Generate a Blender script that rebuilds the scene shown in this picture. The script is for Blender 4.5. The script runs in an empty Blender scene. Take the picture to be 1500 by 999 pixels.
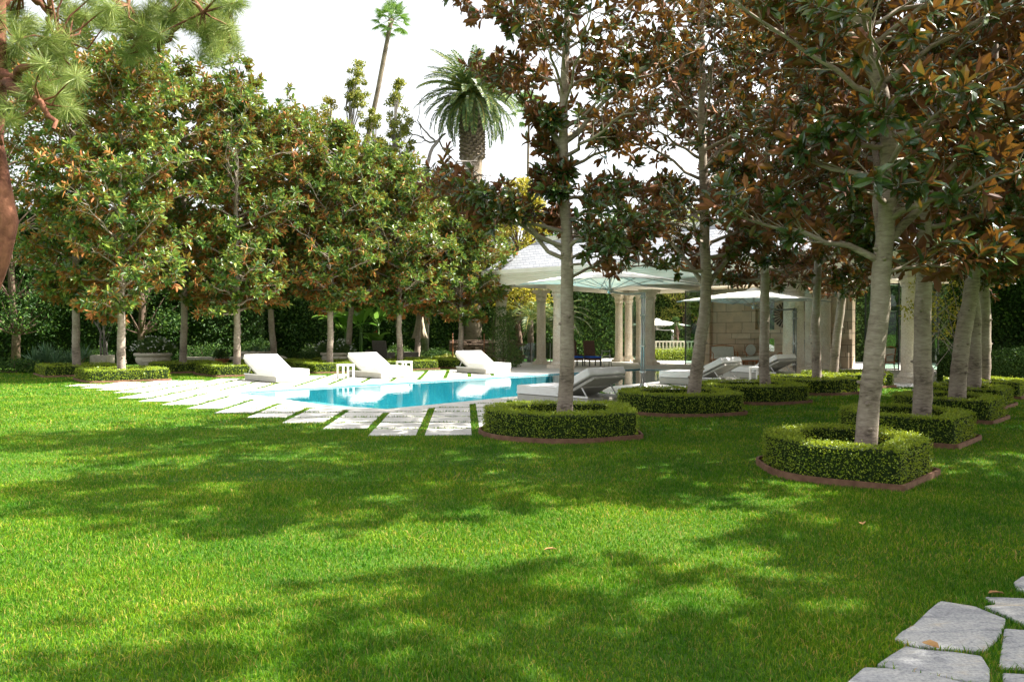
import bpy, math, random
import numpy as np
from mathutils import Vector, Matrix
from mathutils.geometry import tessellate_polygon
PI = math.pi
scene = bpy.context.scene
COL = scene.collection
F_PX, HOR, EYE = 1170.0, 487.0, 1.6
def at(px, py, z=0.0):
    d = F_PX*(EYE-z)/(py-HOR)
    return ((px-750.0)/F_PX*d, d, z)
# ------------------------------------------------------------------ mesh builder
class MB:
    def __init__(s): s.v=[]; s.f=[]; s.n=0
    def add(s, V, F, mat=0, smooth=False):
        V=np.asarray(V,dtype=np.float64).reshape(-1,3)
        if isinstance(F,np.ndarray): groups=[F]
        else:
            d={}
            for f in F: d.setdefault(len(f),[]).append(f)
            groups=[np.array(x) for x in d.values()]
        for g in groups: s.f.append((g.astype(np.int64)+s.n, mat, smooth))
        s.v.append(V); s.n+=len(V)
        return s
    def box(s, c, size, rz=0, mat=0, ry=0, rx=0):
        x,y,z=[a/2 for a in size]
        P=np.array([(-x,-y,-z),(x,-y,-z),(x,y,-z),(-x,y,-z),(-x,-y,z),(x,-y,z),(x,y,z),(-x,y,z)])
        if ry or rx or rz:
            M=np.array(Matrix.Rotation(rz,3,'Z')@Matrix.Rotation(ry,3,'Y')@Matrix.Rotation(rx,3,'X'))
            P=P@M.T
        return s.add(P+np.array(c),[(0,3,2,1),(4,5,6,7),(0,1,5,4),(1,2,6,5),(2,3,7,6),(3,0,4,7)],mat)
    def tube(s, pts, rad, seg=8, mat=0, smooth=True, cap=True, wob=None):
        pts=np.asarray(pts,dtype=float); n=len(pts)
        rad=np.broadcast_to(np.asarray(rad,dtype=float),(n,))
        T=np.gradient(pts,axis=0); T/=np.linalg.norm(T,axis=1)[:,None]+1e-9
        up=np.array([0,0,1.0]) if abs(T[0][2])<.9 else np.array([1.0,0,0])
        U=np.cross(T,up); U/=np.linalg.norm(U,axis=1)[:,None]+1e-9
        for i in range(1,n):
            u=U[i-1]-T[i]*np.dot(U[i-1],T[i]); U[i]=u/(np.linalg.norm(u)+1e-9)
        W=np.cross(T,U)
        a=np.arange(seg)/seg*2*PI
        R=rad[:,None]*(1 if wob is None else wob)*np.ones((n,seg))
        V=pts[:,None,:]+R[:,:,None]*(np.cos(a)[None,:,None]*U[:,None,:]+np.sin(a)[None,:,None]*W[:,None,:])
        i=np.arange(n-1)[:,None]*seg; j=np.arange(seg)[None,:]; j2=(j+1)%seg
        F=np.stack([i+j,i+j2,i+seg+j2,i+seg+j],-1).reshape(-1,4)
        s.add(V.reshape(-1,3),F,mat,smooth)
        if cap:
            s.f.append((np.array([list(range(seg))[::-1]])+s.n-n*seg,mat,False))
            s.f.append((np.array([list(range(seg))])+s.n-seg,mat,False))
        return s
    def lathe(s, prof, c=(0,0,0), seg=24, mat=0, smooth=True, lobes=0, amp=0):
        a=np.arange(seg)/seg*2*PI; n=len(prof)
        V=[]
        for r,z in prof:
            rr=r*(1+amp*np.cos(a*lobes)) if lobes else r*np.ones(seg)
            V.append(np.stack([c[0]+rr*np.cos(a),c[1]+rr*np.sin(a),np.full(seg,c[2]+z)],-1))
        V=np.concatenate(V)
        i=np.arange(n-1)[:,None]*seg; j=np.arange(seg)[None,:]; j2=(j+1)%seg
        s.add(V,np.stack([i+j,i+j2,i+seg+j2,i+seg+j],-1).reshape(-1,4),mat,smooth)
        b=s.n-n*seg
        s.f.append((np.array([list(range(seg))[::-1]])+b,mat,False)); s.f.append((np.array([list(range(seg))])+b+(n-1)*seg,mat,False))
        return s
    def prism(s, out, z0, z1, mat=0):
        n=len(out)
        V=[(x,y,z0) for x,y in out]+[(x,y,z1) for x,y in out]
        F=[tuple(range(n))[::-1],tuple(range(n,2*n))]+[(i,(i+1)%n,n+(i+1)%n,n+i) for i in range(n)]
        return s.add(V,F,mat)
    def ring(s, o, i, z0, z1, mat=0):
        n=len(o)
        V=[(x,y,z0) for x,y in o]+[(x,y,z1) for x,y in o]+[(x,y,z1) for x,y in i]+[(x,y,z0) for x,y in i]
        F=[]
        for k in range(n):
            k2=(k+1)%n
            F+=[(k,k2,n+k2,n+k),(n+k,n+k2,2*n+k2,2*n+k),(2*n+k,2*n+k2,3*n+k2,3*n+k)]
        return s.add(V,F,mat)
    def build(s, name, mats, parent=None, label=None):
        me=bpy.data.meshes.new(name)
        V=np.concatenate(s.v)
        me.vertices.add(len(V)); me.vertices.foreach_set('co',V.astype(np.float32).ravel())
        loops=np.concatenate([f.ravel() for f,_,_ in s.f])
        sizes=np.concatenate([np.full(len(f),f.shape[1]) for f,_,_ in s.f])
        mi=np.concatenate([np.full(len(f),m) for f,m,_ in s.f]); sm=np.concatenate([np.full(len(f),q) for f,_,q in s.f])
        me.loops.add(len(loops)); me.loops.foreach_set('vertex_index',loops.astype(np.int32))
        me.polygons.add(len(sizes)); st=np.concatenate([[0],np.cumsum(sizes)[:-1]])
        me.polygons.foreach_set('loop_start',st.astype(np.int32))
        me.polygons.foreach_set('material_index',mi.astype(np.int32))
        me.polygons.foreach_set('use_smooth',sm.astype(bool))
        if not isinstance(mats,(list,tuple)): mats=[mats]
        for m in mats: me.materials.append(m)
        me.update(calc_edges=True)
        o=bpy.data.objects.new(name,me); COL.objects.link(o)
        if parent is not None: o.parent=parent
        if label: o['label']=label
        return o
def bev(o,w=.01,seg=2):
    m=o.modifiers.new('bevel','BEVEL'); m.width=w; m.segments=seg; m.limit_method='ANGLE'; return o
def tag(o,label,cat,group=None):
    o['label']=label; o['category']=cat
    if group: o['group']=group
    return o
def thing(name,label,cat,loc=(0,0,0),rz=0,group=None):
    o=bpy.data.objects.new(name,None); COL.objects.link(o)
    o.location=loc; o.rotation_euler=(0,0,rz); o.empty_display_size=.2
    return tag(o,label,cat,group)
def struct(o,kind='structure'): o['kind']=kind; return o
def children(o): return [c for c in bpy.data.objects if c.parent==o]
def copy_tree(o,parent=None):
    c=o.copy(); COL.objects.link(c)
    if parent is not None: c.parent=parent
    for ch in children(o):
        if ch is not c: copy_tree(ch,c)
    return c
def dup(root,loc,rz,label,group=None):
    r=copy_tree(root); r.location=loc; r.rotation_euler=(0,0,rz); r['label']=label
    if group: r['group']=group
    return r
# ------------------------------------------------------------------ materials
def newmat(name):
    m=bpy.data.materials.new(name); m.use_nodes=True
    nt=m.node_tree; nt.nodes.clear(); return m,nt
def N(nt,t,**kw):
    n=nt.nodes.new(t)
    for k,v in kw.items(): setattr(n,k,v)
    return n
def ramp(nt,fac,stops):
    r=N(nt,'ShaderNodeValToRGB'); e=r.color_ramp.elements
    e[0].position,e[0].color=stops[0][0],(*stops[0][1],1); e[1].position,e[1].color=stops[-1][0],(*stops[-1][1],1)
    for p,c in stops[1:-1]:
        x=e.new(p); x.color=(*c,1)
    nt.links.new(fac,r.inputs[0]); return r.outputs[0]
def noise(nt,scale,detail=4,vec=None,rough=.55,dist=0):
    n=N(nt,'ShaderNodeTexNoise'); n.inputs['Scale'].default_value=scale; n.inputs['Detail'].default_value=detail
    n.inputs['Roughness'].default_value=rough; n.inputs['Distortion'].default_value=dist
    if vec is not None: nt.links.new(vec,n.inputs['Vector'])
    return n.outputs[0]
def coord(nt,which='Object',scale=None):
    t=N(nt,'ShaderNodeTexCoord').outputs[which]
    if scale:
        m=N(nt,'ShaderNodeMapping'); m.inputs['Scale'].default_value=scale; nt.links.new(t,m.inputs[0]); return m.outputs[0]
    return t
def pbr(nt,col,rough=.6,spec=.5,metal=0,bump=None,bs=.3,bd=.02):
    p=N(nt,'ShaderNodeBsdfPrincipled')
    if isinstance(col,tuple): p.inputs['Base Color'].default_value=(*col,1)
    else: nt.links.new(col,p.inputs['Base Color'])
    if isinstance(rough,(int,float)): p.inputs['Roughness'].default_value=rough
    else: nt.links.new(rough,p.inputs['Roughness'])
    p.inputs['Specular IOR Level'].default_value=spec; p.inputs['Metallic'].default_value=metal
    if bump is not None:
        b=N(nt,'ShaderNodeBump'); b.inputs['Strength'].default_value=bs; b.inputs['Distance'].default_value=bd
        nt.links.new(bump,b.inputs['Height']); nt.links.new(b.outputs[0],p.inputs['Normal'])
    return p
def out(nt,sh):
    o=N(nt,'ShaderNodeOutputMaterial'); nt.links.new(sh,o.inputs[0])
def simple(name,c0,c1,scale=6,rough=.6,spec=.4,bs=.2,bd=.01,metal=0,vscale=None,detail=5,bscale=None):
    m,nt=newmat(name); v=coord(nt,'Object',vscale)
    n=noise(nt,scale,detail,v); c=ramp(nt,n,[(.3,c0),(.7,c1)])
    b=n if bscale is None else noise(nt,bscale,4,v)
    out(nt,pbr(nt,c,rough,spec,metal,b,bs,bd).outputs[0]); return m
def leafmat(name,stops,back=None,rough=.4,spec=.5,trans=.2,tcol=None,patch=None):
    m,nt=newmat(name)
    g=N(nt,'ShaderNodeNewGeometry')
    col=ramp(nt,g.outputs['Random Per Island'],stops)
    if patch:
        n=noise(nt,patch[0],4,coord(nt,'Object')); pc=ramp(nt,n,[(.35,patch[1]),(.65,patch[2])])
        mx=N(nt,'ShaderNodeMix',data_type='RGBA',blend_type='MULTIPLY'); mx.inputs[0].default_value=1
        nt.links.new(col,mx.inputs[6]); nt.links.new(pc,mx.inputs[7]); col=mx.outputs[2]
    if back:
        bc=ramp(nt,g.outputs['Random Per Island'],back)
        mx=N(nt,'ShaderNodeMix',data_type='RGBA'); nt.links.new(g.outputs['Backfacing'],mx.inputs[0])
        nt.links.new(col,mx.inputs[6]); nt.links.new(bc,mx.inputs[7]); col=mx.outputs[2]
        rr=N(nt,'ShaderNodeMix',data_type='FLOAT'); nt.links.new(g.outputs['Backfacing'],rr.inputs[0])
        rr.inputs[2].default_value=rough; rr.inputs[3].default_value=.75; rough=rr.outputs[0]
    p=pbr(nt,col,rough,spec)
    t=N(nt,'ShaderNodeBsdfTranslucent')
    if tcol: t.inputs[0].default_value=(*tcol,1)
    else: nt.links.new(col,t.inputs[0])
    ms=N(nt,'ShaderNodeMixShader'); ms.inputs[0].default_value=trans
    nt.links.new(p.outputs[0],ms.inputs[1]); nt.links.new(t.outputs[0],ms.inputs[2])
    out(nt,ms.outputs[0]); return m
M={}
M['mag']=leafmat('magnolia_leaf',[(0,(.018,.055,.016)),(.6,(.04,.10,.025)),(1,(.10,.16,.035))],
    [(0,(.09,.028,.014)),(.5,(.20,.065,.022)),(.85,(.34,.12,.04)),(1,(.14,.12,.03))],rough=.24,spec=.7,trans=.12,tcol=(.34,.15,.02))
M['magL']=leafmat('magnolia_leaf_sun_tint',[(0,(.022,.07,.010)),(.5,(.065,.14,.018)),(1,(.24,.30,.045))],
    [(0,(.20,.06,.012)),(.5,(.44,.15,.03)),(.7,(.34,.18,.04)),(1,(.14,.19,.05))],rough=.36,spec=.45,trans=.16,tcol=(.22,.34,.04))  # brighter copy of the magnolia leaf, direct sun put into its colours
M['ficus']=leafmat('dark_leaf',[(0,(.018,.05,.010)),(.7,(.05,.115,.018)),(1,(.12,.20,.025))],rough=.55,spec=.22,trans=.2)
M['green']=leafmat('mid_green_leaf',[(0,(.03,.08,.012)),(.6,(.08,.16,.025)),(1,(.16,.24,.04))],rough=.45,trans=.25)
M['yellow']=leafmat('yellow_green_leaf',[(0,(.20,.22,.02)),(.6,(.42,.36,.03)),(1,(.55,.45,.04))],rough=.5,trans=.35)
M['olive']=leafmat('olive_leaf',[(0,(.11,.16,.02)),(.6,(.27,.29,.04)),(1,(.42,.38,.06))],rough=.5,trans=.3)
M['box']=leafmat('boxwood_leaf',[(0,(.07,.14,.008)),(.6,(.22,.32,.014)),(1,(.40,.46,.03))],rough=.42,trans=.28,tcol=(.48,.55,.03))
M['needle']=leafmat('pine_needle',[(0,(.13,.20,.04)),(.6,(.26,.33,.07)),(1,(.40,.42,.12))],rough=.5,trans=.3)
M['palm']=leafmat('palm_leaflet',[(0,(.05,.11,.03)),(.6,(.12,.19,.05)),(1,(.30,.32,.10))],rough=.4,trans=.2)
M['fan']=leafmat('fan_palm_leaf',[(0,(.08,.17,.03)),(1,(.24,.36,.08))],rough=.4,trans=.25)
M['banana']=leafmat('banana_leaf',[(0,(.07,.18,.02)),(1,(.22,.36,.05))],rough=.35,trans=.35)
M['agave']=leafmat('agave_leaf',[(0,(.05,.12,.06)),(1,(.14,.24,.10))],rough=.45,trans=.1)
M['flower']=simple('white_petal',(.75,.75,.70),(.85,.85,.8),rough=.6)
M['redflower']=simple('red_petal',(.6,.05,.03),(.7,.1,.05),rough=.6)
M['grass']=leafmat('grass_blade',[(0,(.035,.15,.004)),(.5,(.085,.245,.005)),(.82,(.18,.345,.010)),(.93,(.32,.34,.05)),(1,(.42,.33,.12))],rough=.55,spec=.22,trans=.38,
    patch=(.8,(.62,.76,.7),(1.5,1.14,1.1)))
def bark(name,c0,c1,ringf=9,bs=.6):
    m,nt=newmat(name); v=coord(nt,'Object'); v2=coord(nt,'Object',(2.5,2.5,ringf))
    n=noise(nt,3.2,6,v2,.65,.6); n2=noise(nt,1.6,4,v)
    mx=N(nt,'ShaderNodeMath',operation='ADD'); nt.links.new(n,mx.inputs[0]); nt.links.new(n2,mx.inputs[1])
    h=N(nt,'ShaderNodeMath',operation='MULTIPLY'); nt.links.new(mx.outputs[0],h.inputs[0]); h.inputs[1].default_value=.5
    c=ramp(nt,h.outputs[0],[(.36,tuple(a*.45 for a in c0)),(.44,c0),(.62,c1)])
    out(nt,pbr(nt,c,.85,.2,0,n,bs,.02).outputs[0]); return m
M['bark']=bark('magnolia_bark',(.25,.20,.155),(.44,.375,.30))
M['barkdark']=bark('brown_bark',(.10,.065,.045),(.20,.14,.10),3)
M['pinebark']=bark('pine_bark',(.13,.05,.03),(.28,.12,.07),2.2,1)
M['palmbark']=bark('palm_bark',(.13,.10,.07),(.26,.21,.15),14,.8)
M['deadwood']=bark('dead_wood',(.17,.15,.13),(.30,.27,.24),3)
def stone_mat():
    m,nt=newmat('pale_paving_stone'); v=coord(nt,'Object')
    g=N(nt,'ShaderNodeNewGeometry')
    a=noise(nt,2.3,6,v,.6); b=noise(nt,38,5,v,.6)
    c=ramp(nt,a,[(.3,(.55,.53,.48)),(.7,(.72,.70,.66))])
    r=ramp(nt,g.outputs['Random Per Island'],[(0,(.86,.86,.85)),(1,(1.05,1.04,1.02))])
    mx=N(nt,'ShaderNodeMix',data_type='RGBA',blend_type='MULTIPLY'); mx.inputs[0].default_value=1
    nt.links.new(c,mx.inputs[6]); nt.links.new(r,mx.inputs[7])
    d=ramp(nt,b,[(.35,(.80,.79,.77)),(.6,(1,1,1))])
    my=N(nt,'ShaderNodeMix',data_type='RGBA',blend_type='MULTIPLY'); my.inputs[0].default_value=1
    nt.links.new(mx.outputs[2],my.inputs[6]); nt.links.new(d,my.inputs[7])
    out(nt,pbr(nt,my.outputs[2],.8,.3,0,b,.25,.004).outputs[0]); return m
M['paver']=stone_mat()
def flag_mat():
    m,nt=newmat('grey_flagstone'); v=coord(nt,'Object',(1.0,2.6,1)); v0=coord(nt,'Object')
    a=noise(nt,2.6,8,v,.65,1.2); b=noise(nt,60,5,v0,.7); e=noise(nt,1.2,3,v0)
    c=ramp(nt,a,[(.28,(.20,.20,.20)),(.42,(.37,.37,.37)),(.56,(.50,.49,.46)),(.70,(.52,.45,.34))])
    d=ramp(nt,b,[(.35,(.62,.63,.66)),(.6,(1.1,1.1,1.1))])
    my=N(nt,'ShaderNodeMix',data_type='RGBA',blend_type='MULTIPLY'); my.inputs[0].default_value=1
    nt.links.new(c,my.inputs[6]); nt.links.new(d,my.inputs[7])
    ad=N(nt,'ShaderNodeMath',operation='ADD'); nt.links.new(a,ad.inputs[0]); nt.links.new(b,ad.inputs[1])
    out(nt,pbr(nt,my.outputs[2],.75,.35,0,ad.outputs[0],.6,.012).outputs[0]); return m
M['flag']=flag_mat()
def lawn_mat():
    m,nt=newmat('lawn_soil_and_thatch'); v=coord(nt,'Object')
    a=noise(nt,.9,5,v); b=noise(nt,45,6,v,.75); 
    c=ramp(nt,a,[(.35,(.045,.115,.012)),(.65,(.085,.165,.018))])
    d=ramp(nt,b,[(.3,(.45,.42,.40)),(.55,(1,1,1)),(.75,(1.35,1.25,1.2))])
    my=N(nt,'ShaderNodeMix',data_type='RGBA',blend_type='MULTIPLY'); my.inputs[0].default_value=1
    nt.links.new(c,my.inputs[6]); nt.links.new(d,my.inputs[7])
    out(nt,pbr(nt,my.outputs[2],.9,.15,0,b,.6,.03).outputs[0]); return m
M['lawn']=lawn_mat()
M['soil']=simple('dark_mulch',(.035,.022,.014),(.10,.065,.04),30,.95,.1,.8,.03)
M['edging']=simple('brown_edging',(.12,.06,.035),(.24,.13,.08),9,.8,.25,.3,.01)
M['pool']=simple('pool_plaster',(.015,.27,.34),(.035,.36,.43),1.5,.6,.3,0)
M['step']=simple('pale_pool_step',(.16,.44,.46),(.26,.54,.55),1.5,.6,.3,0)
M['white']=simple('white_paint',(.74,.73,.70),(.80,.79,.77),3,.5,.4,.05)
M['cream']=simple('cream_plaster',(.70,.66,.57),(.78,.75,.67),1.2,.8,.3,.15)
M['fabric']=simple('white_cushion_fabric',(.76,.745,.71),(.82,.81,.79),7,.9,.1,.35,.006,bscale=160)
M['taupe']=simple('taupe_lounger_shell',(.40,.385,.34),(.47,.45,.40),5,.7,.3,.1)
M['canopy']=leafmat('pale_canopy_cloth',[(0,(.84,.82,.76)),(1,(.84,.82,.76))],rough=.9,spec=.1,trans=.3,tcol=(.84,.84,.74))
M['beigecloth']=simple('beige_cloth',(.38,.31,.22),(.50,.43,.32),8,.9,.1,.3,.01)
M['metal']=simple('grey_metal',(.30,.30,.29),(.42,.42,.40),8,.35,.5,0,metal=.8)
M['darkmetal']=simple('dark_metal',(.025,.025,.027),(.05,.05,.05),8,.45,.5,0)
M['wood']=simple('amber_wood',(.30,.10,.03),(.42,.17,.055),6,.45,.5,.1,vscale=(1,1,8))
M['darkwood']=simple('dark_wood',(.06,.035,.02),(.11,.06,.035),6,.5,.4,.1)
M['upholstery']=simple('sage_upholstery',(.58,.58,.50),(.68,.67,.60),12,.9,.1,.2)
M['wicker']=simple('grey_wicker',(.07,.06,.05),(.27,.24,.20),55,.75,.3,.7,.02)
M['brownwicker']=simple('brown_wicker',(.06,.03,.02),(.17,.09,.06),55,.7,.3,.7,.02)
M['blue']=simple('blue_cushion',(.03,.12,.60),(.04,.16,.70),8,.85,.1,.1)
M['terra']=simple('terracotta',(.33,.12,.05),(.45,.19,.09),7,.8,.2,.1)
M['urn']=simple('carved_stone_urn',(.48,.42,.31),(.66,.60,.48),6,.85,.2,.3)
M['brass']=simple('aged_brass',(.16,.10,.04),(.32,.22,.09),14,.45,.5,.3,metal=.6)
M['deadleaf']=simple('dry_leaf',(.30,.15,.05),(.45,.27,.12),20,.8,.2,.2)
def column_mat():
    m,nt=newmat('carved_column_stone'); v=coord(nt,'Object')
    a=noise(nt,1.3,4,v); vo=N(nt,'ShaderNodeTexVoronoi'); vo.inputs['Scale'].default_value=11; nt.links.new(v,vo.inputs['Vector'])
    b=noise(nt,22,5,v,.7)
    c=ramp(nt,a,[(.3,(.72,.61,.46)),(.7,(.84,.78,.68))])
    d=ramp(nt,b,[(.35,(.78,.74,.70)),(.55,(1,1,1))])
    my=N(nt,'ShaderNodeMix',data_type='RGBA',blend_type='MULTIPLY'); my.inputs[0].default_value=1
    nt.links.new(c,my.inputs[6]); nt.links.new(d,my.inputs[7])
    ad=N(nt,'ShaderNodeMath',operation='ADD'); nt.links.new(vo.outputs[0],ad.inputs[0]); nt.links.new(b,ad.inputs[1])
    out(nt,pbr(nt,my.outputs[2],.85,.25,0,ad.outputs[0],.8,.03).outputs[0]); return m
M['column']=column_mat()
def block_mat():
    m,nt=newmat('tan_stone_blocks'); t=coord(nt,'Object'); sx=N(nt,'ShaderNodeSeparateXYZ'); nt.links.new(t,sx.inputs[0])
    cx=N(nt,'ShaderNodeCombineXYZ'); nt.links.new(sx.outputs[0],cx.inputs[0]); nt.links.new(sx.outputs[2],cx.inputs[1])
    b=N(nt,'ShaderNodeTexBrick'); nt.links.new(cx.outputs[0],b.inputs['Vector'])
    b.inputs['Scale'].default_value=1; b.inputs['Brick Width'].default_value=.95; b.inputs['Row Height'].default_value=.52
    b.inputs['Mortar Size'].default_value=.012; b.inputs['Color1'].default_value=(.60,.46,.32,1); b.inputs['Color2'].default_value=(.74,.62,.47,1); b.inputs['Mortar'].default_value=(.24,.18,.13,1)
    n=noise(nt,3,5,t); d=ramp(nt,n,[(.3,(.82,.82,.82)),(.7,(1.08,1.06,1.04))])
    my=N(nt,'ShaderNodeMix',data_type='RGBA',blend_type='MULTIPLY'); my.inputs[0].default_value=1
    nt.links.new(b.outputs[0],my.inputs[6]); nt.links.new(d,my.inputs[7])
    out(nt,pbr(nt,my.outputs[2],.8,.25,0,n,.2,.01).outputs[0]); return m
M['block']=block_mat()
def slate_mat():
    m,nt=newmat('pale_slate_courses'); t=coord(nt,'Object'); sx=N(nt,'ShaderNodeSeparateXYZ'); nt.links.new(t,sx.inputs[0])
    ax=N(nt,'ShaderNodeMath',operation='ADD'); nt.links.new(sx.outputs[0],ax.inputs[0]); nt.links.new(sx.outputs[1],ax.inputs[1])
    cx=N(nt,'ShaderNodeCombineXYZ'); nt.links.new(ax.outputs[0],cx.inputs[0]); nt.links.new(sx.outputs[2],cx.inputs[1])
    b=N(nt,'ShaderNodeTexBrick'); nt.links.new(cx.outputs[0],b.inputs['Vector'])
    b.inputs['Scale'].default_value=1; b.inputs['Brick Width'].default_value=.34; b.inputs['Row Height'].default_value=.13
    b.inputs['Mortar Size'].default_value=.011; b.inputs['Color1'].default_value=(.30,.31,.34,1); b.inputs['Color2'].default_value=(.42,.43,.46,1); b.inputs['Mortar'].default_value=(.15,.16,.18,1)
    out(nt,pbr(nt,b.outputs[0],.6,.4,0,b.outputs[1],-.4,.02).outputs[0]); return m
M['slate']=slate_mat()
def drystone():
    m,nt=newmat('dry_stacked_stone'); v=coord(nt,'Object',(2.2,2.2,7)); vo=N(nt,'ShaderNodeTexVoronoi'); nt.links.new(v,vo.inputs['Vector']); vo.inputs['Scale'].default_value=1.3
    n=noise(nt,6,4,v); c=ramp(nt,n,[(.3,(.12,.09,.07)),(.7,(.36,.26,.19))])
    d=ramp(nt,vo.outputs[0],[(.1,(1.1,1.1,1.1)),(.75,(.25,.22,.2))])
    my=N(nt,'ShaderNodeMix',data_type='RGBA',blend_type='MULTIPLY'); my.inputs[0].default_value=1
    nt.links.new(c,my.inputs[6]); nt.links.new(d,my.inputs[7])
    out(nt,pbr(nt,my.outputs[2],.9,.2,0,vo.outputs[0],-.8,.06).outputs[0]); return m
M['dry']=drystone()
def glassy(name,tint,ior,rough=.01,bump=None):
    m,nt=newmat(name); f=N(nt,'ShaderNodeFresnel'); f.inputs[0].default_value=ior
    t=N(nt,'ShaderNodeBsdfTransparent'); t.inputs[0].default_value=(*tint,1)
    g=N(nt,'ShaderNodeBsdfGlossy'); g.inputs['Roughness'].default_value=rough
    if bump:
        b=N(nt,'ShaderNodeBump'); b.inputs['Strength'].default_value=bump[0]; b.inputs['Distance'].default_value=bump[1]
        nt.links.new(noise(nt,bump[2],3,coord(nt,'Object')),b.inputs['Height'])
        nt.links.new(b.outputs[0],g.inputs['Normal']); nt.links.new(b.outputs[0],f.inputs['Normal'])
    ms=N(nt,'ShaderNodeMixShader'); nt.links.new(f.outputs[0],ms.inputs[0]); nt.links.new(t.outputs[0],ms.inputs[1]); nt.links.new(g.outputs[0],ms.inputs[2])
    out(nt,ms.outputs[0]); return m
M['water']=glassy('pool_water',(.84,.985,.99),1.33,.01,(.22,.012,3.5))
M['glass']=glassy('tinted_glass',(.55,.68,.62),1.9)
# ------------------------------------------------------------------ geometry utilities
def inpoly(P,poly):
    x,y=P[:,0],P[:,1]; c=np.zeros(len(P),bool); n=len(poly)
    for i in range(n):
        x1,y1=poly[i]; x2,y2=poly[(i+1)%n]
        if y1==y2: continue
        k=((y1>y)!=(y2>y))&(x<(x2-x1)*(y-y1)/(y2-y1)+x1); c^=k
    return c
def offset(poly,d):
    n=len(poly); R=[]
    for i in range(n):
        p0=Vector(poly[i-1]); p=Vector(poly[i]); p1=Vector(poly[(i+1)%n])
        a=(p-p0).normalized(); b=(p1-p).normalized()
        na=Vector((a.y,-a.x)); nb=Vector((b.y,-b.x)); m=(na+nb); m/=max(1e-6,m.dot(na)) 
        R.append(tuple(p+m*d))
    return R
def rounded(pts,rad,seg=7):
    n=len(pts); R=[]
    for i in range(n):
        p0=Vector(pts[i-1]); p=Vector(pts[i]); p1=Vector(pts[(i+1)%n])
        r=min(rad[i],(p-p0).length*.48,(p1-p).length*.48)
        a=p+(p0-p).normalized()*r; b=p+(p1-p).normalized()*r
        for k in range(seg):
            t=k/(seg-1); R.append(tuple(a*(1-t)**2+p*2*t*(1-t)+b*t*t))
    return R
LT=np.array([(0,0,0),(.27,-.40,.10),(.27,0,0),(.27,.40,.10),(.72,-.45,.06),(.72,0,-.03),(.72,.45,.06),(1,0,-.10)])
LF=np.array([(0,1,2),(0,2,3),(1,4,5),(1,5,2),(2,5,6),(2,6,3),(4,7,5),(5,7,6)])
ST=np.array([(0,0,0),(.5,-.5,.12),(1,0,-.05),(.5,.5,.12)]); SF=np.array([(0,1,2),(0,2,3)])
HT=np.array([(0,0,0),(.3,-.44,.12),(.74,-.42,.06),(1,0,-.08),(.74,.42,.06),(.3,.44,.12)]); HF=np.array([(0,1,2),(0,2,3),(0,3,4),(0,4,5)])
def nrm(a): return a/(np.linalg.norm(a,axis=-1,keepdims=True)+1e-9)
def leaves(mb,P,D,Nn,L,W,detail=False,mat=0,smooth=False):
    P=np.asarray(P); D=nrm(D); Nn=nrm(Nn-(Nn*D).sum(-1,keepdims=True)*D); S=np.cross(Nn,D)
    T,Fc=(HT,HF) if detail=='mid' else (LT,LF) if detail else (ST,SF)
    n=len(P); L=np.broadcast_to(L,(n,)); W=np.broadcast_to(W,(n,))
    V=P[:,None,:]+(T[None,:,0]*L[:,None])[:,:,None]*D[:,None,:]+(T[None,:,1]*W[:,None])[:,:,None]*S[:,None,:]+(T[None,:,2]*np.minimum(L,W*2.3)[:,None])[:,:,None]*Nn[:,None,:]
    k=len(T); Fx=(np.arange(n)[:,None,None]*k+Fc[None]).reshape(-1,3)
    mb.add(V.reshape(-1,3),Fx,mat,smooth)
def rosettes(mb,T,A,rng,K=9,L=.17,wr=.38,detail=True,mat=0,open_=(22,88),droop=.14):
    T=np.asarray(T); A=nrm(np.asarray(A)); m=len(T)
    ref=np.where(np.abs(A[:,2:3])<.9,np.array([[0,0,1.0]]),np.array([[1.0,0,0]]))
    U=nrm(np.cross(A,ref)); V=np.cross(A,U)
    k=np.arange(K)[None,:]; ph=k*2.399+rng.random((m,1))*6.28+rng.normal(0,.25,(m,K))
    th=np.radians(open_[0]+(open_[1]-open_[0])*(k/K))+rng.normal(0,.2,(m,K))
    D=np.cos(th)[:,:,None]*A[:,None]+np.sin(th)[:,:,None]*(np.cos(ph)[:,:,None]*U[:,None]+np.sin(ph)[:,:,None]*V[:,None])
    Nn=A[:,None]+rng.normal(0,.25,(m,K,3))
    D=D+np.array([0,0,-droop])
    P=T[:,None]-A[:,None]*(k*.012)[:,:,None]
    Ls=L*rng.uniform(.65,1.15,(m,K))
    leaves(mb,P.reshape(-1,3),D.reshape(-1,3),Nn.reshape(-1,3),Ls.ravel(),(Ls*wr*rng.uniform(.85,1.15,(m,K))).ravel(),detail,mat)
def cloud(mb,c,r,n,size,rng,shell=.6,mat=0,detail=False,wr=.5,updir=.3,dn=0.0):
    v=nrm(rng.normal(0,1,(n,3))); u=rng.random((n,1))**(1/3)
    u=shell+(1-shell)*u if shell<1 else u
    u=u*rng.uniform(.8,1.12,(n,1))
    P=np.array(c)+v*u*np.array(r)
    Nn=v+rng.normal(0,.55,(n,3))+np.array([0,0,updir]); D=rng.normal(0,1,(n,3))+np.array([0,0,-dn])
    L=size*rng.uniform(.6,1.3,n)
    leaves(mb,P,D,Nn,L,L*wr,detail,mat)
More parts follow.
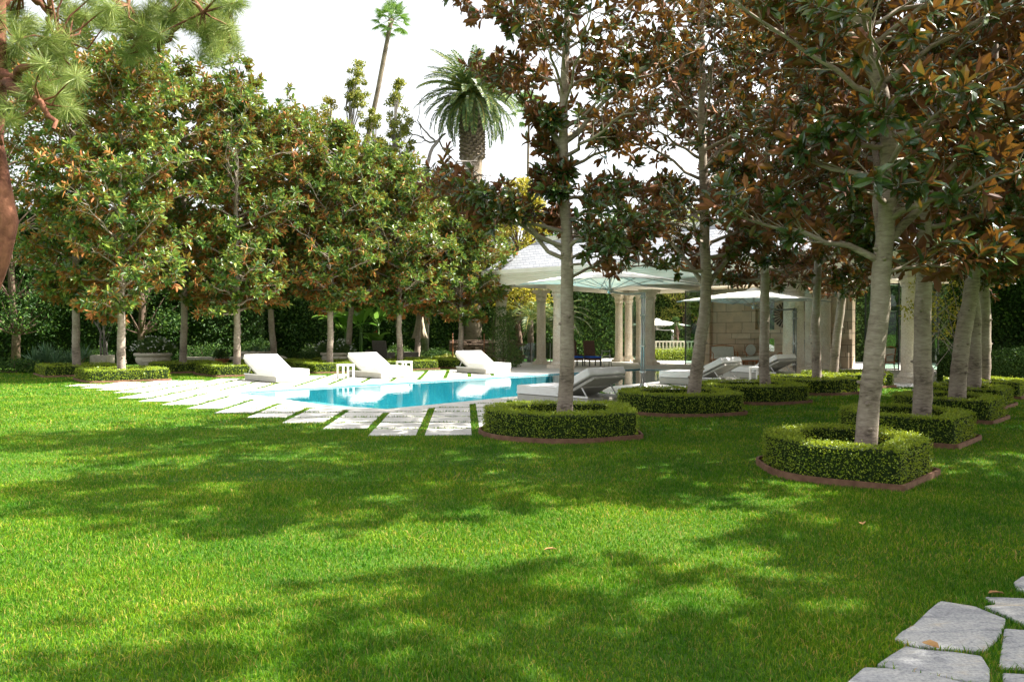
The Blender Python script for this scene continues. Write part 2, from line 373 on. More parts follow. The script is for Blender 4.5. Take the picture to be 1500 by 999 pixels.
# ------------------------------------------------------------------ plants
def magnolia(name,label,loc,H,z0,R,lead,seed,r0=.14,nl=34,nt=8,L=.17,detail=True,mat='mag',group=None,K=10,bare=.30,fork=None,up=.55,gap=None):
    rng=np.random.default_rng(seed)
    root=thing(name,label,'tree',loc,0,group)
    lp=np.array([(0,0,-.05)]+list(lead)); hs=lp[:,2]
    hh=np.linspace(-.05,H*.97,26)
    X=np.interp(hh,hs,lp[:,0]); Y=np.interp(hh,hs,lp[:,1])
    ker=np.array([.25,.5,.25])
    for _ in range(2):
        X[1:-1]=np.convolve(X,ker,'valid'); Y[1:-1]=np.convolve(Y,ker,'valid')
    X[1:]+=np.cumsum(rng.normal(0,.014,25)); Y[1:]+=np.cumsum(rng.normal(0,.014,25))
    X[-1]+=.05
    C=np.stack([X,Y,hh],-1)
    rr=.93*r0*np.clip(1-hh/H,0.03,1)**.75
    tb=MB(); 
    # finer ring resolution near the base, with knots and swellings
    hf=np.concatenate([np.arange(-.05,min(4.4,H*.6),.11),np.linspace(min(4.45,H*.61),H*.97,12)])
    Cf=np.stack([np.interp(hf,hh,X),np.interp(hf,hh,Y),hf],-1); rf=np.interp(hf,hh,rr)*(1+.22*np.exp(-np.maximum(hf,0)/.12))
    wob=1+rng.normal(0,.018,(len(hf),12))+.05*rng.normal(0,1,(len(hf),1))*(rng.random((len(hf),1))<.25)
    tb.tube(Cf,rf,12,wob=wob)
    for _ in range(14):      # stubs of pruned twigs
        z=rng.uniform(.4,max(1.5,z0+1)); a=rng.uniform(0,6.28); p=np.array([np.interp(z,hh,X),np.interp(z,hh,Y),z]); rq=np.interp(z,hh,rr)
        d=np.array([math.cos(a),math.sin(a),.25]); tb.tube([p+d*rq*.7,p+d*(rq+.02),p+d*(rq+rng.uniform(.02,.045))],[.035,.024,.012],6)
    tips=[];axs=[]
    def limb(o,az,ln,rise,r,s0=.3,ntw=nt):
        h=np.array([math.cos(az),math.sin(az),0]); s=np.linspace(0,1,9)
        side=np.array([-h[1],h[0],0]); bend=rng.normal(0,.14)
        pts=o+np.outer(s,h)*ln+np.outer(s**2,side)*bend*ln+np.outer(rise*s-.18*rise*s**2,[0,0,1])*ln
        pts[1:]+=rng.normal(0,.022,(8,3))*ln**.5
        tb.tube(pts,r*(1-s*.8),6,cap=False)
        d=nrm(np.gradient(pts,axis=0))
        for q in range(ntw):
            t=s0+(1-s0)*(q+rng.random()*.6)/ntw; i=min(8,int(t*8)); p=pts[i]
            sg=1 if q%2 else -1; tl=ln*rng.uniform(.16,.36)+.12
            td=nrm(d[i]*.55+side*sg*rng.uniform(.35,1.0)+np.array([0,0,rng.uniform(-.25,.75)]))
            e=p+td*tl+np.array([0,0,rng.uniform(0,.08)])
            mid=(p+e)/2+rng.normal(0,.02,3)
            tb.tube([p,mid,e],[r*.32*(1-t*.6)+.003,.006,.004],4,cap=False)
            tips.append(e); axs.append(td+np.array([0,0,.35]))
            if rng.random()<.75:
                td2=nrm(td+rng.normal(0,.6,3)); e2=mid+td2*tl*.6; tb.tube([mid,e2],[.005,.003],4,cap=False); tips.append(e2); axs.append(td2+np.array([0,0,.3]))
            if rng.random()<.5:
                tips.append(mid+rng.normal(0,.04,3)); axs.append(nrm(td+rng.normal(0,.7,3))+np.array([0,0,.3]))
        tips.append(pts[-1]); axs.append(d[-1]+np.array([0,0,.3]))
    az=rng.uniform(0,6.28)
    for i in range(nl):
        t=(i+rng.random()*.7)/nl; z=z0+(H-z0)*.95*t
        prof=math.sin(PI*(.17+.79*t))**.5 if mat=='mag' else math.sin(PI*(.09+.87*t))**.55
        az+=2.399+rng.normal(0,.3)
        o=np.array([np.interp(z,hh,X),np.interp(z,hh,Y),z]); rl=np.interp(z,hh,rr)
        ln=R*prof*rng.choice([rng.uniform(.45,.7),rng.uniform(.85,1.3)],p=[.35,.65])
        if gap and gap[0]<z<gap[1] and math.cos(az-gap[2])>gap[3]: ln*=.22
        limb(o-np.array([0,0,.25*t]),az,ln,up*rng.uniform(.4,1.2)*(1+.9*t)-(.25 if t<.15 else 0),max(.012,rl*.42),bare)
    if fork:
        for (z,a,ln,rise,fr) in fork:
            o=np.array([np.interp(z,hh,X),np.interp(z,hh,Y),z]); limb(o,a,ln,rise,fr,.35,nt+4)
    tips.append(C[-1]); axs.append(np.array([0,0,1.0]))
    tb.build('trunk',M['bark'],root)
    cb=MB(); rosettes(cb,tips,axs,rng,K,L,.40,detail,0,(22,88) if mat=='mag' else (30,92))
    cb.build('crown',M[mat],root)
    return root
def leafy(name,label,loc,H,z0,R,seed,mat='green',bk='barkdark',n=60,per=110,size=.13,r0=.14,group=None,cat='tree',wr=.5,trunks=1,conic=False):
    rng=np.random.default_rng(seed); root=thing(name,label,cat,loc,0,group)
    tb=MB(); cb=MB()
    bases=[np.array([rng.normal(0,.18)*(trunks>1)*2,rng.normal(0,.18)*(trunks>1)*2,-.05]) for _ in range(trunks)]
    axis=[]
    for b in bases:
        top=b+np.array([rng.normal(0,.25),rng.normal(0,.25),H*.85]); s=np.linspace(0,1,9)[:,None]
        p=b*(1-s)+top*s; p[1:-1]+=rng.normal(0,.06,(7,3)); tb.tube(p,r0*(1-s[:,0]*.85),8); axis.append(p)
    for i in range(n):
        t=rng.random(); z=z0+(H-z0)*t
        prof=(1-t)**.7+.08 if conic else math.sin(PI*(.15+.80*t))**.6
        a=rng.uniform(0,6.28); q=R*prof*math.sqrt(rng.uniform(.12,1))
        c=np.array([math.cos(a)*q,math.sin(a)*q,z]); p=axis[i%len(axis)]; o=p[min(8,int(max(.2,(z-.8)/H)*9))]
        tb.tube([o,(o+c)/2+np.array([0,0,-.05]),c],[r0*.25,r0*.14,.008],5,cap=False)
        rc=R*rng.uniform(.20,.34); cloud(cb,c,(rc,rc,rc*.75),per,size,rng,.35,wr=wr)
    tb.build('trunk',M[bk],root); cb.build('crown',M[mat],root); return root
def shrub(name,label,loc,r,n,size,seed,mat='green',flowers=0,cat='shrub',group=None,wr=.45,z=0):
    rng=np.random.default_rng(seed); root=thing(name,label,cat,loc,0,group); cb=MB(); st=MB()
    for k in range(9):
        v=nrm(np.array([rng.normal(),rng.normal(),abs(rng.normal())+.5])); e=v*np.array(r)*.85; st.tube([(0,0,0),e*.5,e+np.array([0,0,r[2]*.1])],[.02,.012,.006],5,cap=False)
    for k in range(12):
        v=nrm(rng.normal(0,1,3)); v[2]=abs(v[2]); c=v*np.array(r)*.6+np.array([0,0,r[2]*.25])
        cloud(cb,c,np.array(r)*.42,n//12,size,rng,.3,wr=wr)
    st.build('stem',M['barkdark'],root); cb.build('foliage',M[mat],root)
    if flowers:
        fb=MB(); v=nrm(rng.normal(0,1,(flowers,3))); v[:,2]=np.abs(v[:,2]); P=v*np.array(r)*1.0+np.array([0,0,r[2]*.28])
        rosettes(fb,P,v,rng,5,.055,.7,False); fb.build('blossom',M['flower'],root)
    return root
def hedge_bed(label,outer,h,lsize,dens,seed,group,width=.40,trunk_gap=True,edge_seg=None,z=0,ed=True,name='box_hedge'):
    rng=np.random.default_rng(seed)
    o=np.array(outer); c=o.mean(0)
    root=thing(name,label,'hedge',(c[0],c[1],z),0,group)
    o=o-c; dist=np.linalg.norm(o,axis=1,keepdims=True); inn=o*(1-width/dist)
    ins=.03
    oo=o*(1-ins/dist); ii=inn*(1+ins/np.linalg.norm(inn,axis=1,keepdims=True))
    cb=MB(); cb.ring([tuple(p) for p in oo],[tuple(p) for p in ii],0.02,h-ins,0)
    # leaves over every clipped face
    n=len(o); P=[];Nn=[]
    for k in range(n):
        a,b=o[k],o[(k+1)%n]; ai,bi=inn[k],inn[(k+1)%n]
        e=b-a; le=np.linalg.norm(e)
        if le<1e-4: continue
        nout=np.array([e[1],-e[0]])/le
        m=rng.poisson(le*h*dens); u=rng.random((m,1)); zz=rng.random(m)*h
        q=a+(b-a)*u+nout*(rng.normal(-.012,.014,(m,1))-.05*(zz[:,None]/h>.9)*rng.random((m,1))); P.append(np.c_[q,zz]); Nn.append(np.tile([nout[0],nout[1],.35],(m,1)))
        m=rng.poisson(le*h*dens*.5); u=rng.random((m,1)); q=ai+(bi-ai)*u; P.append(np.c_[q,rng.random(m)*h]); Nn.append(np.tile([-nout[0],-nout[1],.35],(m,1)))
        m=rng.poisson(le*width*dens*1.1); u=rng.random((m,1)); w=rng.random((m,1))
        q=(a+(b-a)*u)*(1-w)+(ai+(bi-ai)*u)*w; P.append(np.c_[q,h+rng.normal(0,.012,m)+.05*(rng.random(m)<.02)+.012*np.sin(q[:,0]*9)*np.cos(q[:,1]*7)]); Nn.append(np.tile([0,0,1.0],(m,1)))
    P=np.concatenate(P);Nn=np.concatenate(Nn); m=len(P)
    Nn=nrm(Nn)+rng.normal(0,.45,(m,3)); D=rng.normal(0,1,(m,3))+nrm(Nn)*.8+np.array([0,0,.5]); Ls=lsize*rng.uniform(.6,1.35,m)
    leaves(cb,P,D,Nn,Ls,Ls*.6,False,1)
    cb.build('foliage',[M['ficus_core'],M['box']],root)
    if ed:
        eo=o*(1+.085/dist); ei=o*(1+.05/dist)
        e=MB(); e.ring([tuple(p) for p in eo],[tuple(p) for p in ei],0,.075); e.build('edging',M['edging'],root)
        so=MB(); so.prism([tuple(p) for p in ei],0.0,.03); so.build('soil',M['soil'],root)
    return root
M['ficus_core']=simple('hedge_twig_core',(.010,.020,.006),(.030,.050,.012),25,.95,.1,.8,.03)
def hedge_wall(name,label,p0,p1,h,thick,lsize,n,seed,mat='ficus',cat='hedge',z=0,bulge=.35):
    rng=np.random.default_rng(seed); p0=np.array(p0,float);p1=np.array(p1,float); Ln=np.linalg.norm(p1-p0); rz=math.atan2(*(p1-p0)[::-1])
    root=thing(name,label,cat,(*((p0+p1)/2),z),rz)
    cb=MB(); nx=max(8,int(Ln*1.5)); nz=max(3,int(h*1.5))
    xs=np.linspace(-Ln/2,Ln/2,nx)
    def off(x,zv): return bulge*(np.sin(x*1.3+seed)*np.cos(zv*1.1+seed)+.6*np.sin(x*3.1+zv*2.3))
    top=lambda x: h+bulge*(np.sin(x*.9+seed)+.5*np.sin(x*2.7))
    V=[]
    zz=np.linspace(0,1,nz)
    for side in (-1,1):
        for x in xs:
            for t in zz:
                V.append((x,side*(thick/2-.12+off(x,t*h)*.5),t*(top(x)-.15)))
    V=np.array(V); F=[]
    for s in (0,1):
        b=s*nx*nz
        for i in range(nx-1):
            for j in range(nz-1):
                q=(b+i*nz+j,b+(i+1)*nz+j,b+(i+1)*nz+j+1,b+i*nz+j+1); F.append(q if s==0 else q[::-1])
    for i in range(nx-1): F.append((i*nz+nz-1,(i+1)*nz+nz-1,nx*nz+(i+1)*nz+nz-1,nx*nz+i*nz+nz-1))
    F.append(tuple(range(nz))+tuple(range(nx*nz+nz-1,nx*nz-1,-1)))
    F.append(tuple((nx-1)*nz+j for j in range(nz))[::-1]+tuple(nx*nz+(nx-1)*nz+j for j in range(nz)))
    cb.add(V,F,0)
    x=rng.uniform(-Ln/2,Ln/2,n); t=rng.random(n); kind=rng.random(n); 
    y=np.where(kind<.72,-(thick/2+off(x,t*h)*.5),(rng.random(n)-.5)*thick); zc=np.where(kind<.72,t*top(x),top(x))
    y2=y+rng.normal(-.03,.10,n)*np.where(kind<.72,1,0)
    P=np.stack([x,y2,zc+rng.normal(0,.06,n)],-1); P[:,2]=np.maximum(P[:,2],.03)
    Nn=np.where((kind<.72)[:,None],np.array([[0,-1,.4]]),np.array([[0,0,1.0]]))+rng.normal(0,.5,(n,3))
    Ls=lsize*rng.uniform(.6,1.4,n); leaves(cb,P,rng.normal(0,1,(n,3))+np.array([0,-.3,-.2]),Nn,Ls,Ls*.5,False,1)
    cb.build('foliage',[M['ficus_core'],M[mat]],root); return root
def frond(mb,o,az,el,Ln,droop,nleaf,ll,lw,rng,rach=.02,matr=1,curl=.5):
    h=np.array([math.cos(az),math.sin(az),0]); s=np.linspace(0,1,14)
    ang=math.radians(el)-droop*s
    st=np.stack([np.cos(ang)[:,None]*h[None],],0)[0]+np.sin(ang)[:,None]*np.array([0,0,1.0])
    pts=np.array(o)+np.concatenate([[np.zeros(3)],np.cumsum(st[:-1]*Ln/13,0)])
    mb.tube(pts,rach*(1-s*.85),4,mat=matr,cap=False)
    side=np.array([-h[1],h[0],0])
    t=np.repeat(np.linspace(.12,1,nleaf),2); sg=np.tile([1,-1],nleaf)
    P=np.stack([np.interp(t,s,pts[:,k]) for k in range(3)],-1); T=np.stack([np.interp(t,s,st[:,k]) for k in range(3)],-1)
    up=nrm(np.cross(side[None],T)*-1); up=np.where(up[:,2:3]<-.95,-up,up)
    D=T*.75+side[None]*sg[:,None]*1.0+up*.25+rng.normal(0,.08,(len(t),3))+np.array([0,0,-curl*.3])
    L=ll*np.sin(PI*(.15+.8*t))**.6
    leaves(mb,P,D,up+rng.normal(0,.15,P.shape),L,lw,False,0)
def date_palm(label,loc,H,seed):
    rng=np.random.default_rng(seed); root=thing('date_palm',label,'palm tree',loc)
    tb=MB(); z=np.linspace(-.05,H-.2,40); r=.55+.22*np.clip((z-(H-2.2))/1.6,0,1)-.35*np.clip((z-(H-.6))/.6,0,1)
    tb.tube(np.stack([0*z,0*z,z],-1),r,18,wob=1+rng.normal(0,.04,(40,18)))
    for k in range(260):      # cut leaf bases
        a=k*2.399; zz=H-.4-k*.013; tb.box((math.cos(a)*.66,math.sin(a)*.66,zz),(.24,.16,.09),a,ry=-.7)
    tb.build('trunk',M['palmbark'],root)
    cb=MB()
    for k in range(120):
        a=k*2.399+rng.normal(0,.1); el=84-k*.95+rng.normal(0,5)
        frond(cb,(math.cos(a)*.22,math.sin(a)*.22,H-.1),a,el,rng.uniform(2.7,3.4),rng.uniform(1.0,1.6),36,.42,.075,rng,.035)
    cb.build('crown',[M['palm'],M['olive']],root); return root
def fan_palm(label,loc,H,lead,seed,n=46,fl=1.1,r0=.2):
    rng=np.random.default_rng(seed); root=thing('fan_palm',label,'palm tree',loc)
    lp=np.array([(0,0,-.05)]+lead); z=np.linspace(-.05,H,40); X=np.interp(z,lp[:,2],lp[:,0]);Y=np.interp(z,lp[:,2],lp[:,1])
    tb=MB(); tb.tube(np.stack([X,Y,z],-1),r0*(1-.35*z/H)*(1+.10*np.clip((z-H+1),0,1)*4),10,wob=1+rng.normal(0,.03,(40,10))); tb.build('trunk',M['palmbark'],root)
    cb=MB(); top=np.array([X[-1],Y[-1],H])
    for k in range(n):
        a=k*2.399; el=math.radians(84-k*(128/n)+rng.normal(0,9)); sl=fl*rng.uniform(.75,1.15)
        d=np.array([math.cos(a)*math.cos(el),math.sin(a)*math.cos(el),math.sin(el)]); e=top+d*sl+np.array([0,0,-.12*sl])
        cb.tube([top,(top+e)/2+np.array([0,0,.04]),e],[.03,.02,.015],4,mat=0,cap=False)
        side=nrm(np.cross(d,[0,0,1.0])); up=np.cross(side,d)
        q=np.radians(np.linspace(-95,95,19)); D=np.cos(q)[:,None]*d+np.sin(q)[:,None]*side+np.array([0,0,-.25])*np.abs(q)[:,None]*.4+np.array([0,0,-.2])
        leaves(cb,np.tile(e,(19,1)),D,np.tile(up,(19,1))+rng.normal(0,.15,(19,3)),fl*.75*rng.uniform(.8,1.1,19),.07*fl,False,0)
    cb.build('crown',M['fan'],root); return root
def dead_tree(label,loc,H,seed):
    rng=np.random.default_rng(seed); root=thing('bare_tree',label,'tree',loc); tb=MB()
    def grow(p,d,ln,r,dep):
        n=7; pts=[p]; dd=d.copy()
        for i in range(n):
            dd=nrm(dd+rng.normal(0,.20,3)+np.array([0,0,.04])); pts.append(pts[-1]+dd*ln/n)
        tb.tube(pts,np.linspace(r,r*.45,n+1),6 if dep<2 else 4,cap=False)
        if dep<4:
            for k in range(3 if dep else 5):
                i=rng.integers(3,n+1); nd=nrm(dd*.5+rng.normal(0,.75,3)+np.array([0,0,.1])); grow(pts[i],nd,ln*rng.uniform(.45,.7),r*.48,dep+1)
    pts=[(0,0,-.05),(.1,0,H*.3),(-.05,0,H*.6),(.1,0,H*.75)]; tb.tube(pts,[.22,.19,.16,.14],8)
    grow(np.array(pts[-1]),np.array([-.1,0,1.0]),H*.28,.13,1)
    grow(np.array(pts[2]),np.array([-.9,0,.35]),3.0,.10,1); grow(np.array([0,0,H*.66]),np.array([.8,0,.6]),2.6,.10,1)
    grow(np.array(pts[2]),np.array([.9,.2,.2]),2.2,.08,2); grow(np.array([0,0,H*.7]),np.array([-.7,0,.7]),2.2,.08,2)
    tb.build('trunk',M['deadwood'],root); return root
def pine(label,loc,seed):
    rng=np.random.default_rng(seed); root=thing('pine_tree',label,'tree',loc); tb=MB(); cb=MB()
    L0=np.array(loc)
    def P(px,py,d): return np.array([(px-750)/F_PX*d,d,EYE+(HOR-py)/F_PX*d])-L0
    d0=loc[1]
    trunk=[np.array([0,0,-.05]),np.array([.05,0,1.2]),P(-22,430,d0),P(0,380,d0),P(12,325,d0),P(2,270,d0),P(-10,205,d0),P(-3,120,d0),P(-2,20,d0),P(10,-120,d0),P(30,-330,d0)]
    tb.tube(trunk,[.24,.19,.17,.155,.15,.145,.14,.14,.13,.10,.05],12,wob=1+rng.normal(0,.05,(11,12)))
    br=[[P(4,205,d0),P(-40,190,d0-.3),P(-90,160,d0-.6)],[P(0,400,d0),P(-30,380,d0),P(-80,370,d0)],
        [P(0,110,d0),P(20,112,d0-.2),P(60,98,d0-.4),P(88,60,d0-.5)],[P(-3,20,d0),P(35,-10,d0+.3),P(72,15,d0+.3),P(80,60,d0+.3)],
        [P(30,-300,d0),P(95,-200,d0+.5),P(78,-60,d0+.4),P(72,50,d0+.3)],
        [P(20,-250,d0),P(120,-170,d0+.8),P(230,-60,d0+1),P(262,40,d0+1.1),P(235,78,d0+1.1)],
        [P(262,30,d0+1.1),P(300,50,d0+1.2),P(330,62,d0+1.3)],[P(240,60,d0+1.1),P(205,62,d0+1),P(185,50,d0+.9)],
        [P(230,-60,d0+1),P(300,-30,d0+1.4),P(338,20,d0+1.5)],[P(120,-170,d0+.8),P(170,-60,d0+.6),P(190,10,d0+.6)],
        [P(0,110,d0),P(30,140,d0-.6),P(60,150,d0-.8),P(80,190,d0-.9)],[P(240,-30,d0+.9),P(275,-10,d0+.5),P(300,20,d0+.4)]]
    tips=[]
    for b in br:
        b=np.array(b); s=np.linspace(0,1,len(b)*4); t=np.linspace(0,1,len(b)); p=np.stack([np.interp(s,t,b[:,k]) for k in range(3)],-1)
        p[1:-1]+=rng.normal(0,.035,(len(p)-2,3)); tb.tube(p,np.linspace(.085,.028,len(p)),7,cap=False)
    def clump(px,py,d,sp,k):
        for _ in range(k):
            c=P(px+rng.normal(0,sp),py+rng.normal(0,sp*.55),d+rng.normal(0,.5)); tips.append(c)
    for a in [(40,35,d0,32,14),(20,85,d0,22,8),(90,70,d0-.3,20,9),(118,112,d0-.5,7,3),(70,135,d0-.5,18,6),(88,155,d0-.8,12,4),(15,150,d0-.6,15,4),(100,20,d0,22,8),
              (170,22,d0+.8,24,12),(215,35,d0+1,24,14),(260,20,d0+1,26,14),(300,35,d0+1.2,22,14),(325,60,d0+1.3,14,9),(335,10,d0+1.4,12,6),(205,78,d0+1,14,6),(150,-20,d0+.6,30,10),(250,-25,d0+1,40,14),(310,80,d0+1.2,12,5),(60,-40,d0,50,14)]: clump(*a)
    bp=np.concatenate([np.array(b) for b in br]+[np.array(trunk[5:])])
    for c in tips:
        j=np.argmin(np.linalg.norm(bp-c,axis=1)); o=bp[j]; m=(o+c)/2+rng.normal(0,.06,3)-np.array([0,0,.06])
        tb.tube([o,m,c],[.022,.014,.008],5,cap=False)
        n=230; ax=nrm(np.array([rng.normal(0,.5),rng.normal(0,.5),.25])); D=nrm(rng.normal(0,.75,(n,3))+ax*.9)+np.array([0,0,-.35])
        L=rng.uniform(.18,.34,n); Pn=c-ax*rng.uniform(-.02,.14,(n,1))
        leaves(cb,Pn,D,rng.normal(0,1,(n,3)),L,.006,False,0)
    tb.build('trunk',M['pinebark'],root); cb.build('crown',M['needle'],root); return root
def banana(label,loc,seed,H=2.0,n=9,lean=0):
    rng=np.random.default_rng(seed); root=thing('banana_plant',label,'plant',loc); tb=MB(); cb=MB()
    tb.tube([(0,0,-.02),(.02,0,H*.3),(.03,0,H*.55)],[.10,.085,.06],8); tb.build('stem',M['green'],root)
    for k in range(n):
        a=k*2.399+lean; el=math.radians(rng.uniform(35,78)); Ln=rng.uniform(1.2,1.8)*H/2; s=np.linspace(0,1,12); h=np.array([math.cos(a),math.sin(a),0])
        ang=el-1.5*s**1.5; st=np.cos(ang)[:,None]*h+np.sin(ang)[:,None]*np.array([0,0,1.0]); p=np.array([.03,0,H*.5])+np.concatenate([[np.zeros(3)],np.cumsum(st[:-1]*Ln/11,0)])
        w=.26*np.clip(np.sin(PI*np.clip((s-.2)/.8,0,1)),0,1)**.6+.012; side=np.array([-h[1],h[0],0])
        V=np.concatenate([p-side*w[:,None]+np.array([0,0,.25])*w[:,None],p,p+side*w[:,None]+np.array([0,0,.25])*w[:,None]]); F=[]
        for i in range(11): F+=[(i,i+1,12+i+1,12+i),(12+i,12+i+1,24+i+1,24+i)]
        cb.add(V,F,0,True)
    cb.build('leaf_blades',M['banana'],root); return root
def spiky(name,label,loc,seed,n,L,w,mat,cat='plant',heads=6,spread=.6,z=.25):
    rng=np.random.default_rng(seed); root=thing(name,label,cat,loc); cb=MB(); st=MB()
    for k in range(heads):
        c=np.array([rng.normal(0,spread),rng.normal(0,spread*.5),z*rng.uniform(.5,1.6)]); st.tube([(c[0]*.6,c[1]*.6,-.02),c],[.03,.02],5)
        a=np.arange(n)*2.399; el=np.radians(80-70*np.arange(n)/n)+rng.normal(0,.1,n)
        D=np.stack([np.cos(a)*np.cos(el),np.sin(a)*np.cos(el),np.sin(el)],-1)
        leaves(cb,np.tile(c,(n,1)),D,np.tile([0,0,1.0],(n,1))+D*.1,L*rng.uniform(.7,1.1,n),w,True,0)
    st.build('stem',M['barkdark'],root); cb.build('leaf_blades',M[mat],root); return root
# ------------------------------------------------------------------ ground, pool, terrace
POOL=[(-7.55,21.3),(-4.0,17.35),(-2.6,16.55),(-.33,19.3),(9.4,31.7),(5.6,34.9)]
COPE=offset(POOL,.55)
DECK=[(-1.25,11.9),(-.35,12.75),(4.2,18.6),(9.6,25.6),(9.8,30),(3,36),(-1.0,35.4),(-11.0,26.4),(-13.6,24.0)]
def flat(name,outer,hole,z,mat,kind='structure',skirt=None):
    polys=[[Vector((x,y,0)) for x,y in outer]]+([[Vector((x,y,0)) for x,y in hole]] if hole else [])
    tris=tessellate_polygon(polys); V=[(x,y,z) for x,y in outer]+([(x,y,z) for x,y in hole] if hole else [])
    F=[]
    for a,b,c in tris:
        cr=(V[b][0]-V[a][0])*(V[c][1]-V[a][1])-(V[b][1]-V[a][1])*(V[c][0]-V[a][0])
        F.append((a,b,c) if cr>0 else (a,c,b))
    m=MB(); m.add(V,F)
    if skirt:
        for loop in (outer,hole or []):
            n=len(loop)
            for i in range(n):
                a,b=loop[i],loop[(i+1)%n]; m.add([(a[0],a[1],z),(b[0],b[1],z),(b[0],b[1],skirt),(a[0],a[1],skirt)],[(0,1,2,3)])
    return struct(m.build(name,mat))
HOLE=offset(POOL,.02)
flat('ground',[(-700,-300),(700,-300),(700,900),(-700,900)],HOLE,0,M['lawn'])
flat('pool_coping',COPE,POOL,.016,M['paver'],skirt=-.02)
pm=MB(); n=len(POOL)
for i in range(n):
    a,b=POOL[i],POOL[(i+1)%n]; pm.add([(a[0],a[1],.0),(b[0],b[1],.0),(b[0],b[1],-1.4),(a[0],a[1],-1.4)],[(3,2,1,0)])
pm.add([(x,y,-1.4) for x,y in POOL],[tuple(range(n))])
struct(pm.build('pool_basin',M['pool']))
sm=MB(); sm.prism([(-7.5,21.3),(-4.02,17.42),(-2.65,16.65),(-1.55,18.0),(-5.6,22.6),(-6.6,22.2)],-1.38,-.35)
sm.prism([(-5.55,22.5),(-1.6,18.1),(-1.15,18.55),(-5.1,23.0)],-1.38,-.7)
struct(sm.build('pool_step',M['step']))
flat('pool_water',offset(POOL,-.001),None,-.025,M['water'])
TERR=[COPE[4],(8.9,30.2),(8.1,29.2),(9.9,25.3),(14.0,20.6),(17,22.5),(34,40),(14,60),(-3,39),(-.9,35.2),(.9,31.1),(3.0,33.2),COPE[5]]
TERR=[COPE[5],(9.4+.0,31.7),(9.3,31.6),(7.3,28.0),(9.5,25.0),(13.6,21.4),(16,23),(30,40),(13,60),(-3,39),(-1.6,35.4),(.3,30.0)]
TERR=[(5.6,35.2),(9.75,31.7),(7.0,28.2),(9.9,25.4),(12.9,22.6),(16,24),(30,40),(13,60),(-3,39),(-1.6,35.2),(.1,29.6)]
flat('terrace',TERR,None,.004,M['paver'])
GA=math.radians(3.4); gu=np.array([math.cos(GA),math.sin(GA)]); gv=np.array([-math.sin(GA),math.cos(GA)])
G0=np.array([-1.53,14.16]); PU,PV=.865,.925
def clip(poly,a,b):     # keep the part outside (right of) directed edge a->b of a CCW polygon
    R=[]; f=lambda p:(b[0]-a[0])*(p[1]-a[1])-(b[1]-a[1])*(p[0]-a[0])
    for i in range(len(poly)):
        p,q=poly[i],poly[(i+1)%len(poly)]; fp,fq=f(p),f(q)
        if fp<=0: R.append(p)
        if (fp<0<fq) or (fq<0<fp):
            t=fp/(fp-fq); R.append((p[0]+(q[0]-p[0])*t,p[1]+(q[1]-p[1])*t))
    return R
rng=np.random.default_rng(5); sl=MB(); CO2=offset(POOL,.50)
for i in range(-18,14):
    for j in range(-6,28):
        c=G0+gu*(i+.5)*PU+gv*(j+.5)*PV
        if not inpoly(np.array([c]),DECK)[0] or inpoly(np.array([c]),TERR)[0]: continue
        hx,hy=PU/2-.07,PV/2-.05
        q=[tuple(c+gu*sx*hx*rng.uniform(.985,1.01)+gv*sy*hy*rng.uniform(.985,1.01)) for sx,sy in ((-1,-1),(1,-1),(1,1),(-1,1))]
        ins=inpoly(np.array(q+[tuple(c)]),CO2)
        if ins.all(): continue
        if ins.any():
            best=None
            for k in range(len(CO2)):
                r=clip(q,CO2[k],CO2[(k+1)%len(CO2)])
                if len(r)>2:
                    ar=abs(sum(r[m][0]*r[(m+1)%len(r)][1]-r[(m+1)%len(r)][0]*r[m][1] for m in range(len(r))))/2
                    if best is None or ar>best[0]: best=(ar,r)
            if best is None or best[0]<.02: continue
            q=best[1]
        sl.prism(q,-.01,.008+rng.uniform(0,.003))
struct(sl.build('deck_paving',M['paver']))
FLAG=[[(1379,884),(1430,892),(1477,911),(1468,935),(1445,960),(1400,957),(1345,953),(1311,941),(1322,930),(1340,920),(1362,898)],
 [(1329,952),(1352,957),(1400,961),(1441,967),(1454,988),(1452,1012),(1379,997),(1330,989),(1286,980),(1306,966)],
 [(1268,985),(1310,987),(1368,996),(1450,1016),(1470,1060),(1260,1060),(1240,1010)],
 [(1474,925),(1510,928),(1560,940),(1570,985),(1510,984),(1466,982)],
 [(1444,879),(1500,881),(1560,888),(1570,925),(1505,921),(1480,908),(1443,893),(1462,890)],
 [(1487,858),(1500,849),(1550,846),(1560,868),(1520,876),(1491,868)],
 [(1471,991),(1510,993),(1580,997),(1580,1050),(1480,1045)]]
fm=MB(); FLW=[]
for k,p in enumerate(FLAG):
    w=[at(x,y)[:2] for x,y in p]
    if sum(w[m][0]*w[(m+1)%len(w)][1]-w[(m+1)%len(w)][0]*w[m][1] for m in range(len(w)))<0: w=w[::-1]
    w=rounded(w,[.015]*len(w),3); FLW.append(w); fm.prism(w,-.02,.014+.004*(k%3))
fo=struct(fm.build('flagstone_path',M['flag'])); bev(fo,.006,2)
